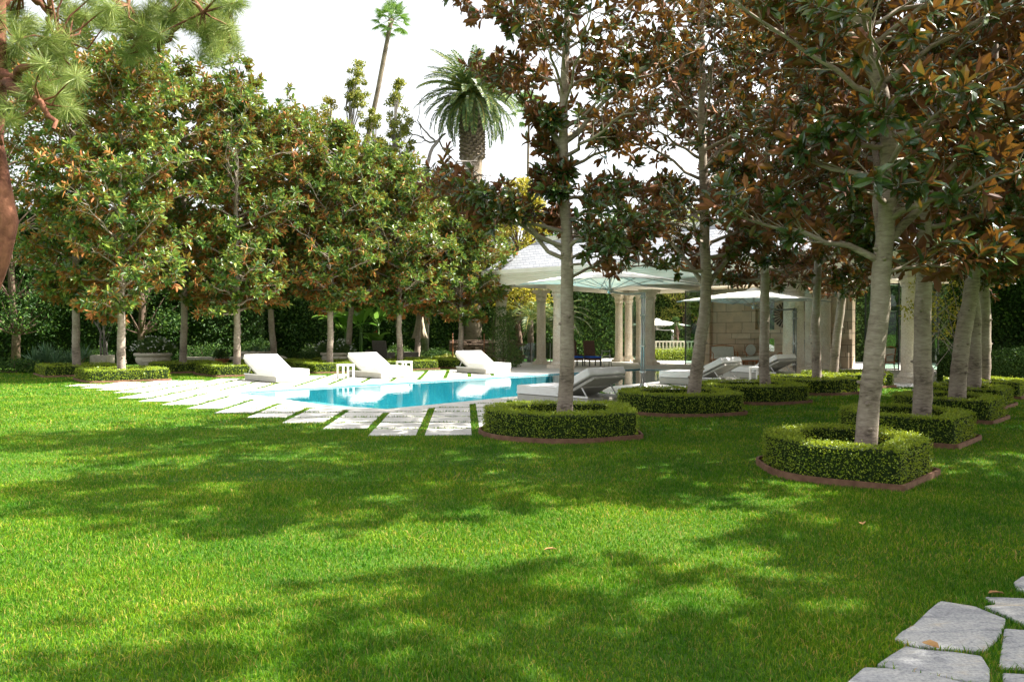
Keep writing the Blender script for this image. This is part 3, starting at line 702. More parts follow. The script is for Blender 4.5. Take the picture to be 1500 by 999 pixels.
# ------------------------------------------------------------------ hedge beds and magnolias by the lawn
R=math.radians
def shape1(c,s=1.0):
    p=[(-1.22,.15),(-.95,-.85),(.1,-1.38),(1.22,-.78),(1.25,.95),(-.55,1.15)]
    return rounded([(c[0]+x*s,c[1]+y*s) for x,y in p],[.5,.8,1.3,.08,.35,.5])
def shape2(c,s=1.0):
    p=[(-1.10,.40),(-1.18,-.72),(-.20,-1.36),(.64,-.42),(.62,.75),(-.35,1.10)]
    return rounded([(c[0]+x*s,c[1]+y*s) for x,y in p],[.2,1.0,.05,.05,.15,.2])
ROW1=[((.68,12.75),'beside the end of the white paving'),((3.28,16.25),'second from the paving corner'),((5.50,18.8),'third from the paving corner'),
      ((7.75,21.4),'fourth from the paving corner'),((9.85,23.9),'last in the pool side row')]
ROW2=[((4.10,9.35),'nearest bed on the shaded right lawn'),((6.27,12.3),'second back on the shaded right'),((8.5,15.2),'third back on the shaded right'),((10.35,17.9),'fourth bed back under the leaning trunks'),((12.3,20.4),'last bed back before the dark hedge')]
GH='clipped box hedges round the magnolia trunks'
BEDS=[]
for k,(c,w) in enumerate(ROW1):
    o=shape1(c,1.0); BEDS.append(o)
    hedge_bed('bright clipped box hedge ring with a bowed front, '+w,o,.405,[.026,.030,.034,.038,.04][k],[2300,1700,1300,1000,900][k],100+k,GH)
for k,(c,w) in enumerate(ROW2):
    o=shape2(c,1.0 if k else .97); BEDS.append(o)
    hedge_bed('dark clipped box hedge ring with a pointed corner, '+w,o,.405,[.024,.026,.030,.034,.038][k],[2700,2200,1500,1200,1000][k],120+k,GH,.35)
GT='magnolia trees in two rows by the lawn'
def mk(c,dx=0): return (c[0]+dx,c[1],0)
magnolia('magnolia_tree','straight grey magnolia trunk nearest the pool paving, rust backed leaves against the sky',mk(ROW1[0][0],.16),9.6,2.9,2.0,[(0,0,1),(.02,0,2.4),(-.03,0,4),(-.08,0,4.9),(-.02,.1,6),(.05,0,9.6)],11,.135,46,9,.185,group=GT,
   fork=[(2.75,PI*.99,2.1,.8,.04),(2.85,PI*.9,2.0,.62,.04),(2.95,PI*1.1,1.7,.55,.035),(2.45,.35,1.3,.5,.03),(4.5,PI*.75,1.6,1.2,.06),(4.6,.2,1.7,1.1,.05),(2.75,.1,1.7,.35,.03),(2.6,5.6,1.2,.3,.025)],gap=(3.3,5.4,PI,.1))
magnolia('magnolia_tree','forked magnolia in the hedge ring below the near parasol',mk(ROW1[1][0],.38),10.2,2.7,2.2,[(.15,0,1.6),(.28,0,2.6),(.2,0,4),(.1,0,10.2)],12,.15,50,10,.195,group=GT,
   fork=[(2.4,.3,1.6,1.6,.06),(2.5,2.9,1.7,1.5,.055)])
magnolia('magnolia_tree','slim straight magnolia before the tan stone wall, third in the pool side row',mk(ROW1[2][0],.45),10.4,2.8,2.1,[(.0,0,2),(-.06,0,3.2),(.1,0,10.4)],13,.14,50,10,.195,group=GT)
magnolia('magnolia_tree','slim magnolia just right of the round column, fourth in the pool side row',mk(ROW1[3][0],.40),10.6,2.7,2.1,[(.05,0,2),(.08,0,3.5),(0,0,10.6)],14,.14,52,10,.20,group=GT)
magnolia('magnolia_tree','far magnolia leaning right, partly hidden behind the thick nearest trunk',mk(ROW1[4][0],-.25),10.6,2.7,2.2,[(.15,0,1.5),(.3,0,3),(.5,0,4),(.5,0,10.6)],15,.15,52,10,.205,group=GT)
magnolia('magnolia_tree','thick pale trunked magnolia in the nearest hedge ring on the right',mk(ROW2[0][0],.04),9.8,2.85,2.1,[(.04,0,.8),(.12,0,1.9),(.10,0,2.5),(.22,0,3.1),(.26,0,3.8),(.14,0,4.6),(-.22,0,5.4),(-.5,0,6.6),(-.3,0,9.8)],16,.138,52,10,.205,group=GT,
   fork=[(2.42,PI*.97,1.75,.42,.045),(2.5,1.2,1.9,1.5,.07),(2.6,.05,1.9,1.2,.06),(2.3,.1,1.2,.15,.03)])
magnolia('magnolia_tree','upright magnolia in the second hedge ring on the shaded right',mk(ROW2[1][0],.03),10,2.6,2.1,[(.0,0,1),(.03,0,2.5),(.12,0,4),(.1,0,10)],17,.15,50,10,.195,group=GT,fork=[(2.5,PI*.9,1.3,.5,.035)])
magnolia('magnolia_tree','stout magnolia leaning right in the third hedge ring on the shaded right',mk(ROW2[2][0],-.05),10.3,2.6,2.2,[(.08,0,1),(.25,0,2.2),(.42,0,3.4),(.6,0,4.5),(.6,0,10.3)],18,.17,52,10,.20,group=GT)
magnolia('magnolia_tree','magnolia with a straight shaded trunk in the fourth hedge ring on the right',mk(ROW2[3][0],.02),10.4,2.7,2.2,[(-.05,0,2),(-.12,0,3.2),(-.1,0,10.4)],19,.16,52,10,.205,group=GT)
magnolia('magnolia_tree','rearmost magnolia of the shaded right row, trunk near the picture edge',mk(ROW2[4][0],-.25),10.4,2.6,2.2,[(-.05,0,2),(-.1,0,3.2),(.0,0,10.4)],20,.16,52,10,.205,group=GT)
# ------------------------------------------------------------------ left beds and magnolias
LP=[(-13.05,26.7,11.4,28),(-10.35,30.1,11.2,28),(-7.4,32.4,10.1,26),(-4.85,34.5,8.7,24),(-2.4,36.6,7.5,24),
    (-16.3,29.9,12.2,28),(-13.3,32.3,12.2,28),(-10.3,34.6,11.2,26),(-7.6,36.8,9.6,26),(-4.7,39.0,8.4,24)]
LW=['at the left end of the paving','left of the nearest white lounger','behind the white side table','behind the dark wicker chair','behind the farthest white lounger',
    'at the far left lawn edge','just right of the white flowering urn','behind the wide stone bowl','beside the banana plants','by the closed beige parasol']
GL='rust and green magnolias beyond the pool'
for k,(x,y,H,nl) in enumerate(LP):
    rr=R(38); c,s=math.cos(rr),math.sin(rr)
    o=[(x+c*a-s*b,y+s*a+c*b) for a,b in ((-1.2,-1.25),(1.2,-1.25),(1.2,1.25),(-1.2,1.25))]
    hedge_bed('square yellow green box hedge '+LW[k],rounded(o,[.1]*4,4),.39,.045,700,140+k,'square box hedges beyond the pool')
    BEDS.append(o)
    lean=[.1,.0,.12,.0,.05,.02,.1,-.1,.3,.4][k]
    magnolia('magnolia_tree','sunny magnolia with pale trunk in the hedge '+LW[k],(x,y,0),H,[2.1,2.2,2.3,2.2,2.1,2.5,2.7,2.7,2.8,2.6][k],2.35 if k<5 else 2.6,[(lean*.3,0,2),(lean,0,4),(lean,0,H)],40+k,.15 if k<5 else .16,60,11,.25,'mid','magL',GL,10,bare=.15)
# ------------------------------------------------------------------ trees out of the frame to the right (unseen, placed and sized to shade the lawn)
for k,(x,y,H,lb) in enumerate([(7.2,3.6,9.8,'magnolia just outside the picture to the right of the flagstones'),(11.3,12.6,10,'magnolia outside the picture to the right of the second ring'),(13.4,15.6,10.4,'magnolia outside the picture to the right of the third ring'),(15.6,18.6,10.5,'magnolia outside the picture to the right of the fourth ring'),(8.3,6.3,5.6,'unseen low magnolia added to shade the lawn at right, beyond the flagstones'),(11.2,7.4,9,'magnolia well outside the picture at right, level with the nearest ring')]):
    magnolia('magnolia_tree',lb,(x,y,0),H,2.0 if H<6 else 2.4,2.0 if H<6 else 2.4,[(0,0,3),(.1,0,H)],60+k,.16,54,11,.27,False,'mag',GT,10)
# ------------------------------------------------------------------ loungers
def lounger():
    t=thing('sun_lounger','x','sun lounger',(0,0,0),0,'white sun loungers round the pool')
    W=1.22
    b=MB().box((1.05,0,.105),(2.10,W-.06,.19)); bev(b.build('base',M['taupe'],t),.012)
    f=MB().box((1.05,W/2-.015,.21),(2.1,.03,.04)).box((1.05,-W/2+.015,.235),(2.1,.03,.04)).box((.015,0,.21),(.03,W-.06,.04)); bev(f.build('side_rail',M['white'],t),.006)
    m=MB().box((.62,0,.315),(1.24,W,.17)); m_name=bev(m.build('mattress',M['fabric'],t),.03,3).name
    pq=MB(); Hh=W/2-.012
    for z in (.395,.235): pq.tube([(.02,-Hh,z),(.02,Hh,z),(1.22,Hh,z),(1.22,-Hh,z),(.02,-Hh,z)],.009,5,mat=0,cap=False)
    pq.build('piping',M['cream'],bpy.data.objects[m_name])
    a=R(26); L=1.06
    k=MB().box((1.22+math.cos(a)*L/2-math.sin(a)*.10,0,.235+math.sin(a)*L/2+math.cos(a)*.09),(L,W,.17),ry=-a); bev(k.build('backrest_cushion',M['fabric'],t),.03,3)
    p=MB().box((1.25+math.cos(a)*L/2+math.sin(a)*.02,0,.22+math.sin(a)*L/2-math.cos(a)*.02),(L-.08,W-.14,.03),ry=-a)
    for s in (-1,1): p.box((1.25+math.cos(a)*L/2+math.sin(a)*.045,s*(W/2-.09),.22+math.sin(a)*L/2-math.cos(a)*.045),(L-.06,.04,.035),ry=-a)
    e=np.array([1.25+math.cos(a)*L*.94,0,.19+math.sin(a)*L*.94]); p.box(tuple(e),(.05,W-.14,.04),ry=-a)
    e=np.array([1.25+math.cos(a)*L*.5,0,.18+math.sin(a)*L*.5]); p.box(tuple(e),(.05,W-.14,.04),ry=-a)
    bev(p.build('backrest_frame',M['taupe'],t),.004)
    for s in (-1,1):
        q=MB().tube([(1.25+math.cos(a)*L*.60,s*(W/2-.12),.17+math.sin(a)*L*.60),(2.0,s*(W/2-.12),.21)],.017,6); q.build('strut',M['white'],t)
    return t
L0=lounger()
def far_l(px,py): x,y,_=at(px,py); return (x+.43,y+.43,.017)
L0.location=far_l(403,561.6); L0.rotation_euler=(0,0,R(135)); L0['label']='blank white sun lounger with raised back, nearest the left end of the pool'
dup(L0,far_l(558,555.5),R(133),'wide white sun lounger across the pool between two little white tables')
dup(L0,far_l(713,549),R(126),'smallest looking white sun lounger across the pool, before the dry stone wall')
x,y,_=at(755,591); dup(L0,(x+.46,y+.40,.017),R(-46),'shaded sun lounger behind the first hedge ring, seen from behind its raised back')
dup(L0,(4.95,25.1,.017),R(-43),'shaded lounger beside the parasol post, its back end behind the forked magnolia')
dup(L0,(7.9,28.6,.017),R(-50),'farthest shaded lounger of the near side, before the seating under the roof')
def stable(loc,rz,label):
    t=thing('side_table',label,'side table',loc,rz,'little white side tables')
    bev(MB().box((0,0,.47),(.46,.46,.06)).build('table_top',M['white'],t),.006)
    for sx in (-1,1):
        for sy in (-1,1): MB().box((sx*.195,sy*.195,.22),(.055,.055,.44)).build('leg',M['white'],t)
    return t
x,y,_=at(506,555); stable((x,y,.008),R(40),'little white side table standing left of the middle lounger')
x,y,_=at(592,548.5); stable((x,y,.008),R(40),'little white side table partly hidden behind the middle lounger')
x,y,_=at(1034,562.5); stable((x,y,.008),R(40),'little white side table next to the shaded lounger by the forked magnolia')
x,y,_=at(1112,560.5); stable((x,y,.008),R(40),'white side table at the slim magnolia by the far shaded lounger')
# ------------------------------------------------------------------ parasols
def parasol(loc,rz,S,H,label,postdir,drop=.40):
    t=thing('cantilever_parasol',label,'parasol',loc,0,'open white parasols')
    n=9; V=[];F=[]
    cr,sr=math.cos(rz),math.sin(rz); tp=np.linspace(-1,1,2*n+1)
    for a in tp:
        for b in tp:
            m=max(abs(a),abs(b)); mn=min(abs(a),abs(b)); z=H-drop*m**1.15-.07*m*(1-(mn/max(m,.01))**2)*.0-.10*m*m*(1-abs(mn/max(m,.01)))*-0.6
            x,y=a*S/2,b*S/2; V.append((x*cr-y*sr,x*sr+y*cr,z))
    k=2*n+1
    for i in range(k-1):
        for j in range(k-1): F.append((i*k+j,(i+1)*k+j,(i+1)*k+j+1,i*k+j+1))
    c=MB().add(V,F,0,True)
    cn=[np.array(V[q]) for q in (0,k-1,k*k-1,k*(k-1))]
    o=c.build('canopy',M['canopy'],t); s=o.modifiers.new('solid','SOLIDIFY'); s.thickness=.008
    cap=MB().lathe([(.30,-.02),(.22,.05),(.05,.10),(.01,.13)],(0,0,H-.03),4); cap.build('vent_cap',M['canopy'],t)
    hub=np.array([0,0,H-.60]); MB().lathe([(.02,-.08),(.07,-.06),(.08,.05),(.03,.10),(.025,.5)],tuple(hub),10).build('hub',M['metal'],t)
    mids=[(cn[i]+cn[(i+1)%4])/2 for i in range(4)]
    for e in cn+mids:
        rb=MB().tube([np.array([0,0,H-.07]),(e+np.array([0,0,H]))/2+np.array([0,0,-drop*.05-.03]),e-np.array([0,0,.025])],.014,5).build('rib',M['metal'],t)
        mid=np.array([0,0,H-.06])*.5+e*.5-np.array([0,0,.05]); MB().tube([hub,mid],.010,5).build('strut',M['metal'],rb)
    pd=np.array(postdir); ps=pd
    q=MB()
    d=nrm(np.array([pd[0],pd[1],0.0])); sd=np.array([-d[1],d[0],0])
    q.tube([np.array([pd[0],pd[1],0])+sd*.05,np.array([pd[0],pd[1],H-.62])+sd*.05],.032,10); q.tube([np.array([pd[0],pd[1],0])-sd*.05,np.array([pd[0],pd[1],H-.62])-sd*.05],.032,10)
    for z in (.45,1.2,2.1,H-.75): q.box((pd[0],pd[1],z),(.10,.16,.05),math.atan2(d[1],d[0]))
    q.build('post',M['metal'],t)
    q=MB(); s=np.linspace(0,1,10)[:,None]; a0=np.array([pd[0],pd[1],H-.64]); a1=hub
    arc=a0*(1-s)+a1*s+np.sin(s*PI)*np.array([0,0,-.06]); q.tube(arc,.028,8); q.build('arm',M['metal'],t)
    q=MB(); q.tube([(pd[0],pd[1],1.55),(pd[0]+.12*d[0]+sd[0]*.1,pd[1]+.12*d[1]+sd[1]*.1,1.55),(pd[0]+.12*d[0]+sd[0]*.1,pd[1]+.12*d[1]+sd[1]*.1,1.42)],.012,6); q.build('crank_handle',M['darkmetal'],t)
    q=MB().lathe([(.22,0),(.22,.03),(.10,.05),(.09,.12)],(pd[0],pd[1],0),16); q.build('base_plate',M['metal'],t); return t
cx=(893-750)/F_PX*22.6; px_=(942-750)/F_PX*23.3
parasol((cx,22.6,.0),R(45),3.6,3.38,'large open white parasol near the pool, left of the forked magnolia',(px_-cx,.7))
cx=(1104-750)/F_PX*27.8; parasol((cx,27.8,.004),R(45),3.8,3.08,'second open white parasol, before the tan stone wall',(1.75,.9))
cx=(899-750)/F_PX*52; parasol(((962-750)/F_PX*52,52,.03),R(20),3.1,2.4,'distant open white parasol built for a glass reflection, left of the balustrade',(1.2,.9))  # solid parasol standing in for one mirrored in the glass
def closed_parasol(loc,label):
    t=thing('closed_parasol',label,'parasol',loc); MB().tube([(0,0,0),(0,0,3.15)],.03,8).build('pole',M['darkwood'],t)
    m=MB(); m.lathe([(.05,3.05),(.10,2.7),(.16,2.1),(.24,1.62),(.33,1.30)][::-1],(0,0,0),32,lobes=8,amp=.28); m.build('folded_canopy',M['beigecloth'],t)
    MB().lathe([(.25,0),(.25,.05),(.05,.1)],(0,0,0),14).build('base',M['darkmetal'],t)
closed_parasol((-4.62,40.0,0),'closed beige parasol on a dark pole before the dark foliage')
# ------------------------------------------------------------------ pool house
ANG=math.atan2(-.64,.77); PX,PY=2.0,34.7
PH=thing('pool_house','pale columned pool house with slate hip roof at the end of the pool','building',(PX,PY,0),ANG)
def loc(e,nn): c,s=math.cos(ANG),math.sin(ANG); return (PX+c*e-s*nn,PY+s*e+c*nn)
def toloc(x,y): dx,dy=x-PX,y-PY; c,s=math.cos(ANG),math.sin(ANG); return (c*dx+s*dy,-s*dx+c*dy)
ZE=3.72
def column(e,nn,r=.31,H=ZE,half=False):
    s=MB(); z=np.linspace(.30,H-.62,22); rr=r*(1-.10*((z-.3)/(H-.9))**1.6); s.lathe(list(zip(rr,z)),(e,nn,0),28); o=s.build('column',M['column'],PH)
    b=MB().box((e,nn,.075),(r*2.7,r*2.7,.15)); b.lathe([(r*1.30,.15),(r*1.36,.19),(r*1.28,.235),(r*1.12,.25),(r*1.18,.29),(r*1.05,.33)],(e,nn,0),28); b.build('column_base',M['column'],o)
    c=MB().lathe([(r*.95,H-.66),(r*1.06,H-.63),(r*.95,H-.60),(r*1.0,H-.55)],(e,nn,0),28)
    c.lathe([(r*.95,H-.56),(r*1.12,H-.42),(r*1.22,H-.36),(r*1.02,H-.345),(r*1.12,H-.26),(r*1.38,H-.17),(r*1.3,H-.15)],(e,nn,0),32,lobes=8,amp=.05); c.box((e,nn,H-.11),(r*2.7,r*2.7,.10)); c.box((e,nn,H-.03),(r*2.95,r*2.95,.058)); c.build('capital',M['column'],o)
for px,py,r in ((817,541,.31),(790,535.5,.23),(949,536,.28),(904.5,531.5,.21),(918.5,531.5,.21),(934,533,.17),(1160,553,.38),(1185,546,.22),(1207,542,.24),(1221,541.5,.24),(1331,562,.27),(1285,550,.20),(731,538,.28)):
    x,y,_=at(px,py-1.5,.0); e,nn=toloc(x,y); column(e,nn+.15,r)
E0,E1,N0,N1=-3.5,17.5,-.75,11.0
# entablature, cornice and roof
e=MB()
def rect(o): return [(E0+o,N0+o),(E1-o,N0+o),(E1-o,N1-o),(E0+o,N1-o)]
e.ring(rect(.25),rect(.95),ZE,ZE+.22); e.build('entablature',M['cream'],PH)
co=MB()
for o,z0,z1 in ((.17,.222,.30),(.08,.302,.40),(-.05,.402,.47),(-.16,.472,.66)): co.prism(rect(o),ZE+z0,ZE+z1)
co.build('cornice',M['cream'],PH)
ce=MB().box(((E0+E1)/2,(N0+N1)/2,ZE+.19),(E1-E0-1.95,N1-N0-1.95,.04)); ce.build('ceiling',M['cream'],PH)
for bx in (2.2,6.6,11.0,14.4): MB().box((bx,(N0+N1)/2,ZE+.06),(.4,N1-N0-1.95,.2)).build('ceiling_beam',M['cream'],PH)
rf=MB(); zb,zt=ZE+.664,ZE+2.05; A=rect(-.14); B=rect(1.65)
for i in range(4):
    a,b,c2,d2=A[i],A[(i+1)%4],B[(i+1)%4],B[i]; rf.add([(*a,zb),(*b,zb),(*c2,zt),(*d2,zt)],[(0,1,2,3)])
rf.add([(*p,zt) for p in B],[(0,1,2,3)]); rf.build('roof',M['slate'],PH)
MB().ring(rect(1.60),rect(1.80),zt-.04,zt+.16).build('roof_curb',M['cream'],PH)
# tan stone wall with niche, shelf and slot windows
w=MB(); n0=8.6
def wbox(e0,e1,z0,z1,nn0,nn1): w.box(((e0+e1)/2,(nn0+nn1)/2,(z0+z1)/2),(e1-e0,nn1-nn0,z1-z0))
wbox(3.1,5.75,0,ZE,n0,n0+.4); wbox(6.2,9.7,0,ZE,n0,n0+.4); wbox(5.75,6.2,0,.62,n0,n0+.4); wbox(5.75,6.2,3.2,ZE,n0,n0+.4)
wbox(2.7,3.1,0,ZE,n0-.35,n0+.45); 
w.build('wall',M['block'],PH)
s=MB(); s.box(((4.0+9.68)/2,n0-.20,1.52),(5.68,.40,.42)); s.box((4.85,n0-.15,2.2),(1.1,.30,.93)); s.build('mantel_shelf',M['block'],PH)
s=MB(); s.box(((4.4+9.6)/2,n0-.12,.36),(5.2,.24,.70)); s.build('hearth_ledge',M['block'],PH)
s=MB(); s.box((8.2,n0-.03,1.0),(1.3,.06,.55)); s.build('firebox',M['darkmetal'],PH)
g=MB(); g.box((5.975,n0+.15,1.9),(.44,.02,2.58)); g.build('window',M['glass'],PH)
def gpanel(e0,e1,nn,z1=ZE-.02,lab=None):
    f=MB(); f.box((e0+.02,nn,z1/2),(.05,.06,z1)); f.box((e1-.02,nn,z1/2),(.05,.06,z1)); f.box(((e0+e1)/2,nn,.04),(e1-e0-.08,.05,.05)); f.box(((e0+e1)/2,nn,z1-.04),(e1-e0-.08,.05,.06))
    o=f.build('glass_door',M['darkmetal'],PH)
    MB().box(((e0+e1)/2,nn,z1/2),(e1-e0-.1,.012,z1-.14)).build('pane',M['glass'],o)
gpanel(1.55,2.68,n0+.1); gpanel(10.2,11.6,n0+.1); gpanel(11.7,13.1,n0+.1); gpanel(-2.9,-1.4,n0+1.6)
MB().box((15.4,n0+.2,ZE/2),(3.0,.4,ZE)).build('wall',M['block'],PH)
# sunburst
def sunburst():
    x,y=loc(6.75,n0-.03); t=thing('sunburst_mirror','round dark brass sunburst mirror hanging on the tan stone wall','mirror',(x,y,2.40),ANG)
    m=MB()
    for k in range(24):
        a=k/24*2*PI; r0,r1=.24,.60; h=.045
        m.add([(r0*math.cos(a-h),-.05,r0*math.sin(a-h)),(r1*math.cos(a-h*1.6),-.02,r1*math.sin(a-h*1.6)),(r1*math.cos(a+h*1.6),-.02,r1*math.sin(a+h*1.6)),(r0*math.cos(a+h),-.05,r0*math.sin(a+h)),
               (r0*math.cos(a-h),0,r0*math.sin(a-h)),(r1*math.cos(a-h*1.6),0,r1*math.sin(a-h*1.6)),(r1*math.cos(a+h*1.6),0,r1*math.sin(a+h*1.6)),(r0*math.cos(a+h),0,r0*math.sin(a+h))],
              [(0,1,2,3),(7,6,5,4),(0,4,5,1),(1,5,6,2),(2,6,7,3),(3,7,4,0)])
    m.build('rays',M['darkwood'],t)
    m=MB(); a=np.linspace(0,2*PI,25); m.tube([(.22*math.cos(q),-.05,.22*math.sin(q)) for q in a],.04,8,cap=False); m.build('ring_frame',M['brass'],t)
    o=MB().lathe([(.2,0),(.2,.03),(.001,.06)],(0,0,0),24).build('mirror_glass',M['brass'],t); o.rotation_euler=(R(90),0,0)
sunburst()
# ------------------------------------------------------------------ seating under the roof
def armchair(loc,rz,label,oval=False,w=.66,cat='armchair',name='armchair'):
    t=thing(name,label,cat,(*loc,.004),rz,'wood framed seats under the roof')
    bev(MB().box((0,0,.43),(w-.06,.58,.13)).build('seat_cushion',M['upholstery'],t),.04,3)
    f=MB().box((0,-.29,.345),(w,.04,.06)).box((0,.29,.345),(w,.04,.06)).box((-w/2+.02,0,.345),(.04,.54,.06)).box((w/2-.02,0,.345),(.04,.54,.06)); f.build('seat_rail',M['wood'],t)
    for sx in (-1,1):
        for sy in (-1,1):
            MB().tube([(sx*(w/2-.03),sy*.27,.37),(sx*(w/2-.03),sy*.28,.2),(sx*(w/2-.02),sy*.30+(.03 if sy>0 else 0),0)],[.03,.024,.015],8).build('leg',M['wood'],t)
    if oval:
        b=MB(); a=np.linspace(0,2*PI,25)[:-1]; rx,rz_=.24,.27; V=[(rx*math.cos(q),.27+.0*q,.78+rz_*math.sin(q)) for q in a]+[(rx*math.cos(q),.33,.78+rz_*math.sin(q)) for q in a]
        n=24; b.add(V,[tuple(range(n)),tuple(range(n,2*n))[::-1]]+[(i,n+i,n+(i+1)%n,(i+1)%n) for i in range(n)]); b.build('backrest',M['upholstery'],t)
        q=MB(); aa=np.linspace(0,2*PI,25); q.tube([(rx*math.cos(z),.30,.78+rz_*math.sin(z)) for z in aa],.025,6,cap=False)
        q.tube([(-.12,.29,.35),(-.10,.30,.54)],.022,6); q.tube([(.12,.29,.35),(.10,.30,.54)],.022,6); q.build('back_frame',M['wood'],t)
    else:
        bev(MB().box((0,.345,.70),(w-.10,.07,.46),rx=R(-14)).build('backrest',M['upholstery'],t),.03,3)
        q=MB(); h=w/2-.03; q.tube([(-h,.27,.36),(-h,.33,.7),(-h+.02,.40,.93),(-h*.4,.42,.985),(0,.42,1.0),(h*.4,.42,.985),(h-.02,.40,.93),(h,.33,.7),(h,.27,.36)],.026,8); q.build('back_frame',M['wood'],t)
    for sx in (-1,1):
        h=w/2-.02; MB().tube([(sx*h,.32,.68),(sx*(h+.03),.10,.69),(sx*(h+.03),-.16,.66),(sx*(h+.01),-.24,.62),(sx*h,-.22,.37)],[.02,.022,.024,.022,.02],8).build('arm',M['wood'],t)
    return t
def ap(px,d): return ((px-750)/F_PX*d,d)
armchair(ap(1061,37.2),ANG+R(38),'wide two seat wooden settee at the left end of the tan wall',False,1.15,'settee','settee')
armchair(ap(1102,37.3),ANG+R(38),'wooden armchair with a round medallion back, before the slot window',True)
armchair(ap(1149,35.6),ANG+R(-55),'wooden armchair half hidden by the round column, facing the bench',False)
armchair(ap(1184,35.4),ANG+R(-70),'wooden armchair seen from the side just right of the round column',False)
armchair(ap(1294,33.5),ANG+R(-25),'wooden armchair seen between the right trunks, before the end wall',False)
t=thing('bench','long low upholstered bench with amber legs before the medallion back chair','bench',(*ap(1098,35.4),.004),ANG+R(38))
bev(MB().box((0,0,.44),(1.45,.55,.12)).build('seat_cushion',M['upholstery'],t),.04,3); MB().box((0,0,.35),(1.45,.55,.055)).build('seat_rail',M['wood'],t)
for sx in (-1,-.33,.33,1):
    for sy in (-1,1): MB().tube([(sx*.68,sy*.24,.33),(sx*.68,sy*.24,0)],[.03,.018],8).build('leg',M['wood'],t)
def rattan(loc,rz,label):
    t=thing('rattan_chair',label,'chair',(*loc,.004),rz,'brown rattan chairs with blue seats')
    MB().box((0,0,.33),(.62,.62,.12)).build('seat',M['brownwicker'],t); bev(MB().box((0,-.02,.43),(.60,.60,.07)).build('cushion',M['blue'],t),.02)
    b=MB().box((0,.36,.78),(.58,.05,.86),rx=R(-12)); b.build('backrest',M['brownwicker'],t)
    for sx in (-1,1):
        MB().box((sx*.30,0,.52),(.04,.56,.05)).build('arm',M['brownwicker'],t)
        for sy in (-1,1): MB().box((sx*.28,sy*.27,.135),(.045,.045,.27)).build('leg',M['darkmetal'],t)
rattan(ap(842,38.0),R(25),'brown rattan chair with blue cushion half hidden by the nearest pool side trunk'); rattan(ap(868,38.0),R(20),'tall backed brown rattan chair with blue cushion right of the nearest pool side trunk')
t=thing('step_stool','small grey folding stool beside the blue cushioned rattan chair','stool',(*ap(889,37.0),.004),R(10))
for z,y in ((.25,-.12),(.5,.06),(.72,.18)): MB().box((0,y,z),(.36,.16,.03)).build('step',M['metal'],t)
for sx in (-1,1):
    MB().tube([(sx*.18,-.22,0),(sx*.18,.22,.78)],.015,6).build('leg',M['metal'],t); MB().tube([(sx*.19,.30,0),(sx*.19,.16,.78)],.015,6).build('leg',M['metal'],t)
# glass fence
t=thing('glass_fence','low clear glass fence behind the left columns','fence',(0,0,0))
for k in range(3):
    a=ap(752+k*27,41.5-.1*k); b=ap(752+k*27+25,41.5-.1*k); rz=math.atan2(b[1]-a[1],b[0]-a[0])
    MB().box(((a[0]+b[0])/2,a[1],.55),(b[0]-a[0],.012,1.0),rz).build('glass_pane',M['glass'],t); MB().box((a[0],a[1],.53),(.04,.04,1.06)).build('post',M['metal'],t)
# balustrade beyond with its hedge, built solid for a reflection in the glass
t=thing('balustrade','white stone balustrade built for a glass reflection, on the low hedge under the roof','balustrade',(*ap(992,46),.62),R(-8))
MB().box((0,0,.45),(2.6,.16,.08)).build('rail',M['cream'],t); MB().box((0,0,.03),(2.6,.18,.06)).build('plinth',M['cream'],t)
for k in range(13): MB().lathe([(.035,.06),(.065,.14),(.035,.26),(.05,.34),(.035,.41)],(-1.2+k*.2,0,0),10).build('baluster',M['cream'],t)
hedge_wall('box_hedge','low bright hedge built for a glass reflection, under the white balustrade',(7.6,45.9),(10.8,45.4),.62,.7,.06,3000,7,'box',bulge=.03)
# ------------------------------------------------------------------ pots, chairs and plants beyond the pool
def urn(loc,r,h,label):
    t=thing('stone_planter',label,'planter',loc,0,'carved stone planters'); m=MB()
    m.lathe([(r*.45,0),(r*.50,.05),(r*.62,h*.18),(r*.86,h*.5),(r*.90,h*.68),(r*.84,h*.80)],(0,0,0),64,lobes=20,amp=.022); m.build('bowl',M['urn'],t)
    MB().lathe([(r*.86,h*.795),(r*.98,h*.84),(r*1.0,h*.92),(r*.97,h),(r*.8,h),(r*.78,h*.9)],(0,0,0),40).build('rim',M['urn'],t)
    MB().lathe([(r*.8,h*.88),(.01,h*.9)],(0,0,0),24).build('soil',M['soil'],t)
P1=(-15.1,33.6,0); urn(P1,.76,.74,'big ribbed stone bowl filled with a white flowering shrub'); shrub('flowering_shrub','rounded green shrub with white flowers growing in the big ribbed bowl',(P1[0],P1[1],.66),(.92,.75,.62),2600,.11,1,'green',90)
P2=(-11.6,36.0,0); urn(P2,.76,.74,'wide smooth stone bowl behind the nearest white lounger'); spiky('succulent','low reddish green planting in the wide stone bowl',(P2[0],P2[1],.62),2,22,.22,.03,'agave',heads=7,spread=.3,z=.12)
P3=(-7.95,36.0,0); urn(P3,.68,.70,'ribbed stone planter left of the middle lounger'); shrub('flowering_shrub','bushy shrub with small white flowers in the ribbed planter',(P3[0],P3[1],.62),(.95,.7,.55),2600,.11,2,'green',60)
t=thing('terracotta_pot','orange terracotta pot between the low bench and the wide stone bowl','pot',(-13.0,35.8,0)); MB().lathe([(.18,0),(.27,.34)],(0,0,0),20).build('pot_body',M['terra'],t); MB().lathe([(.30,.34),(.31,.42),(.24,.42),(.22,.36)],(0,0,0),20).build('rim',M['terra'],t)
shrub('potted_plant','bushy dark plant in the terracotta pot',(-13.0,35.8,.36),(.42,.42,.42),700,.10,3,'ficus',0,'plant')
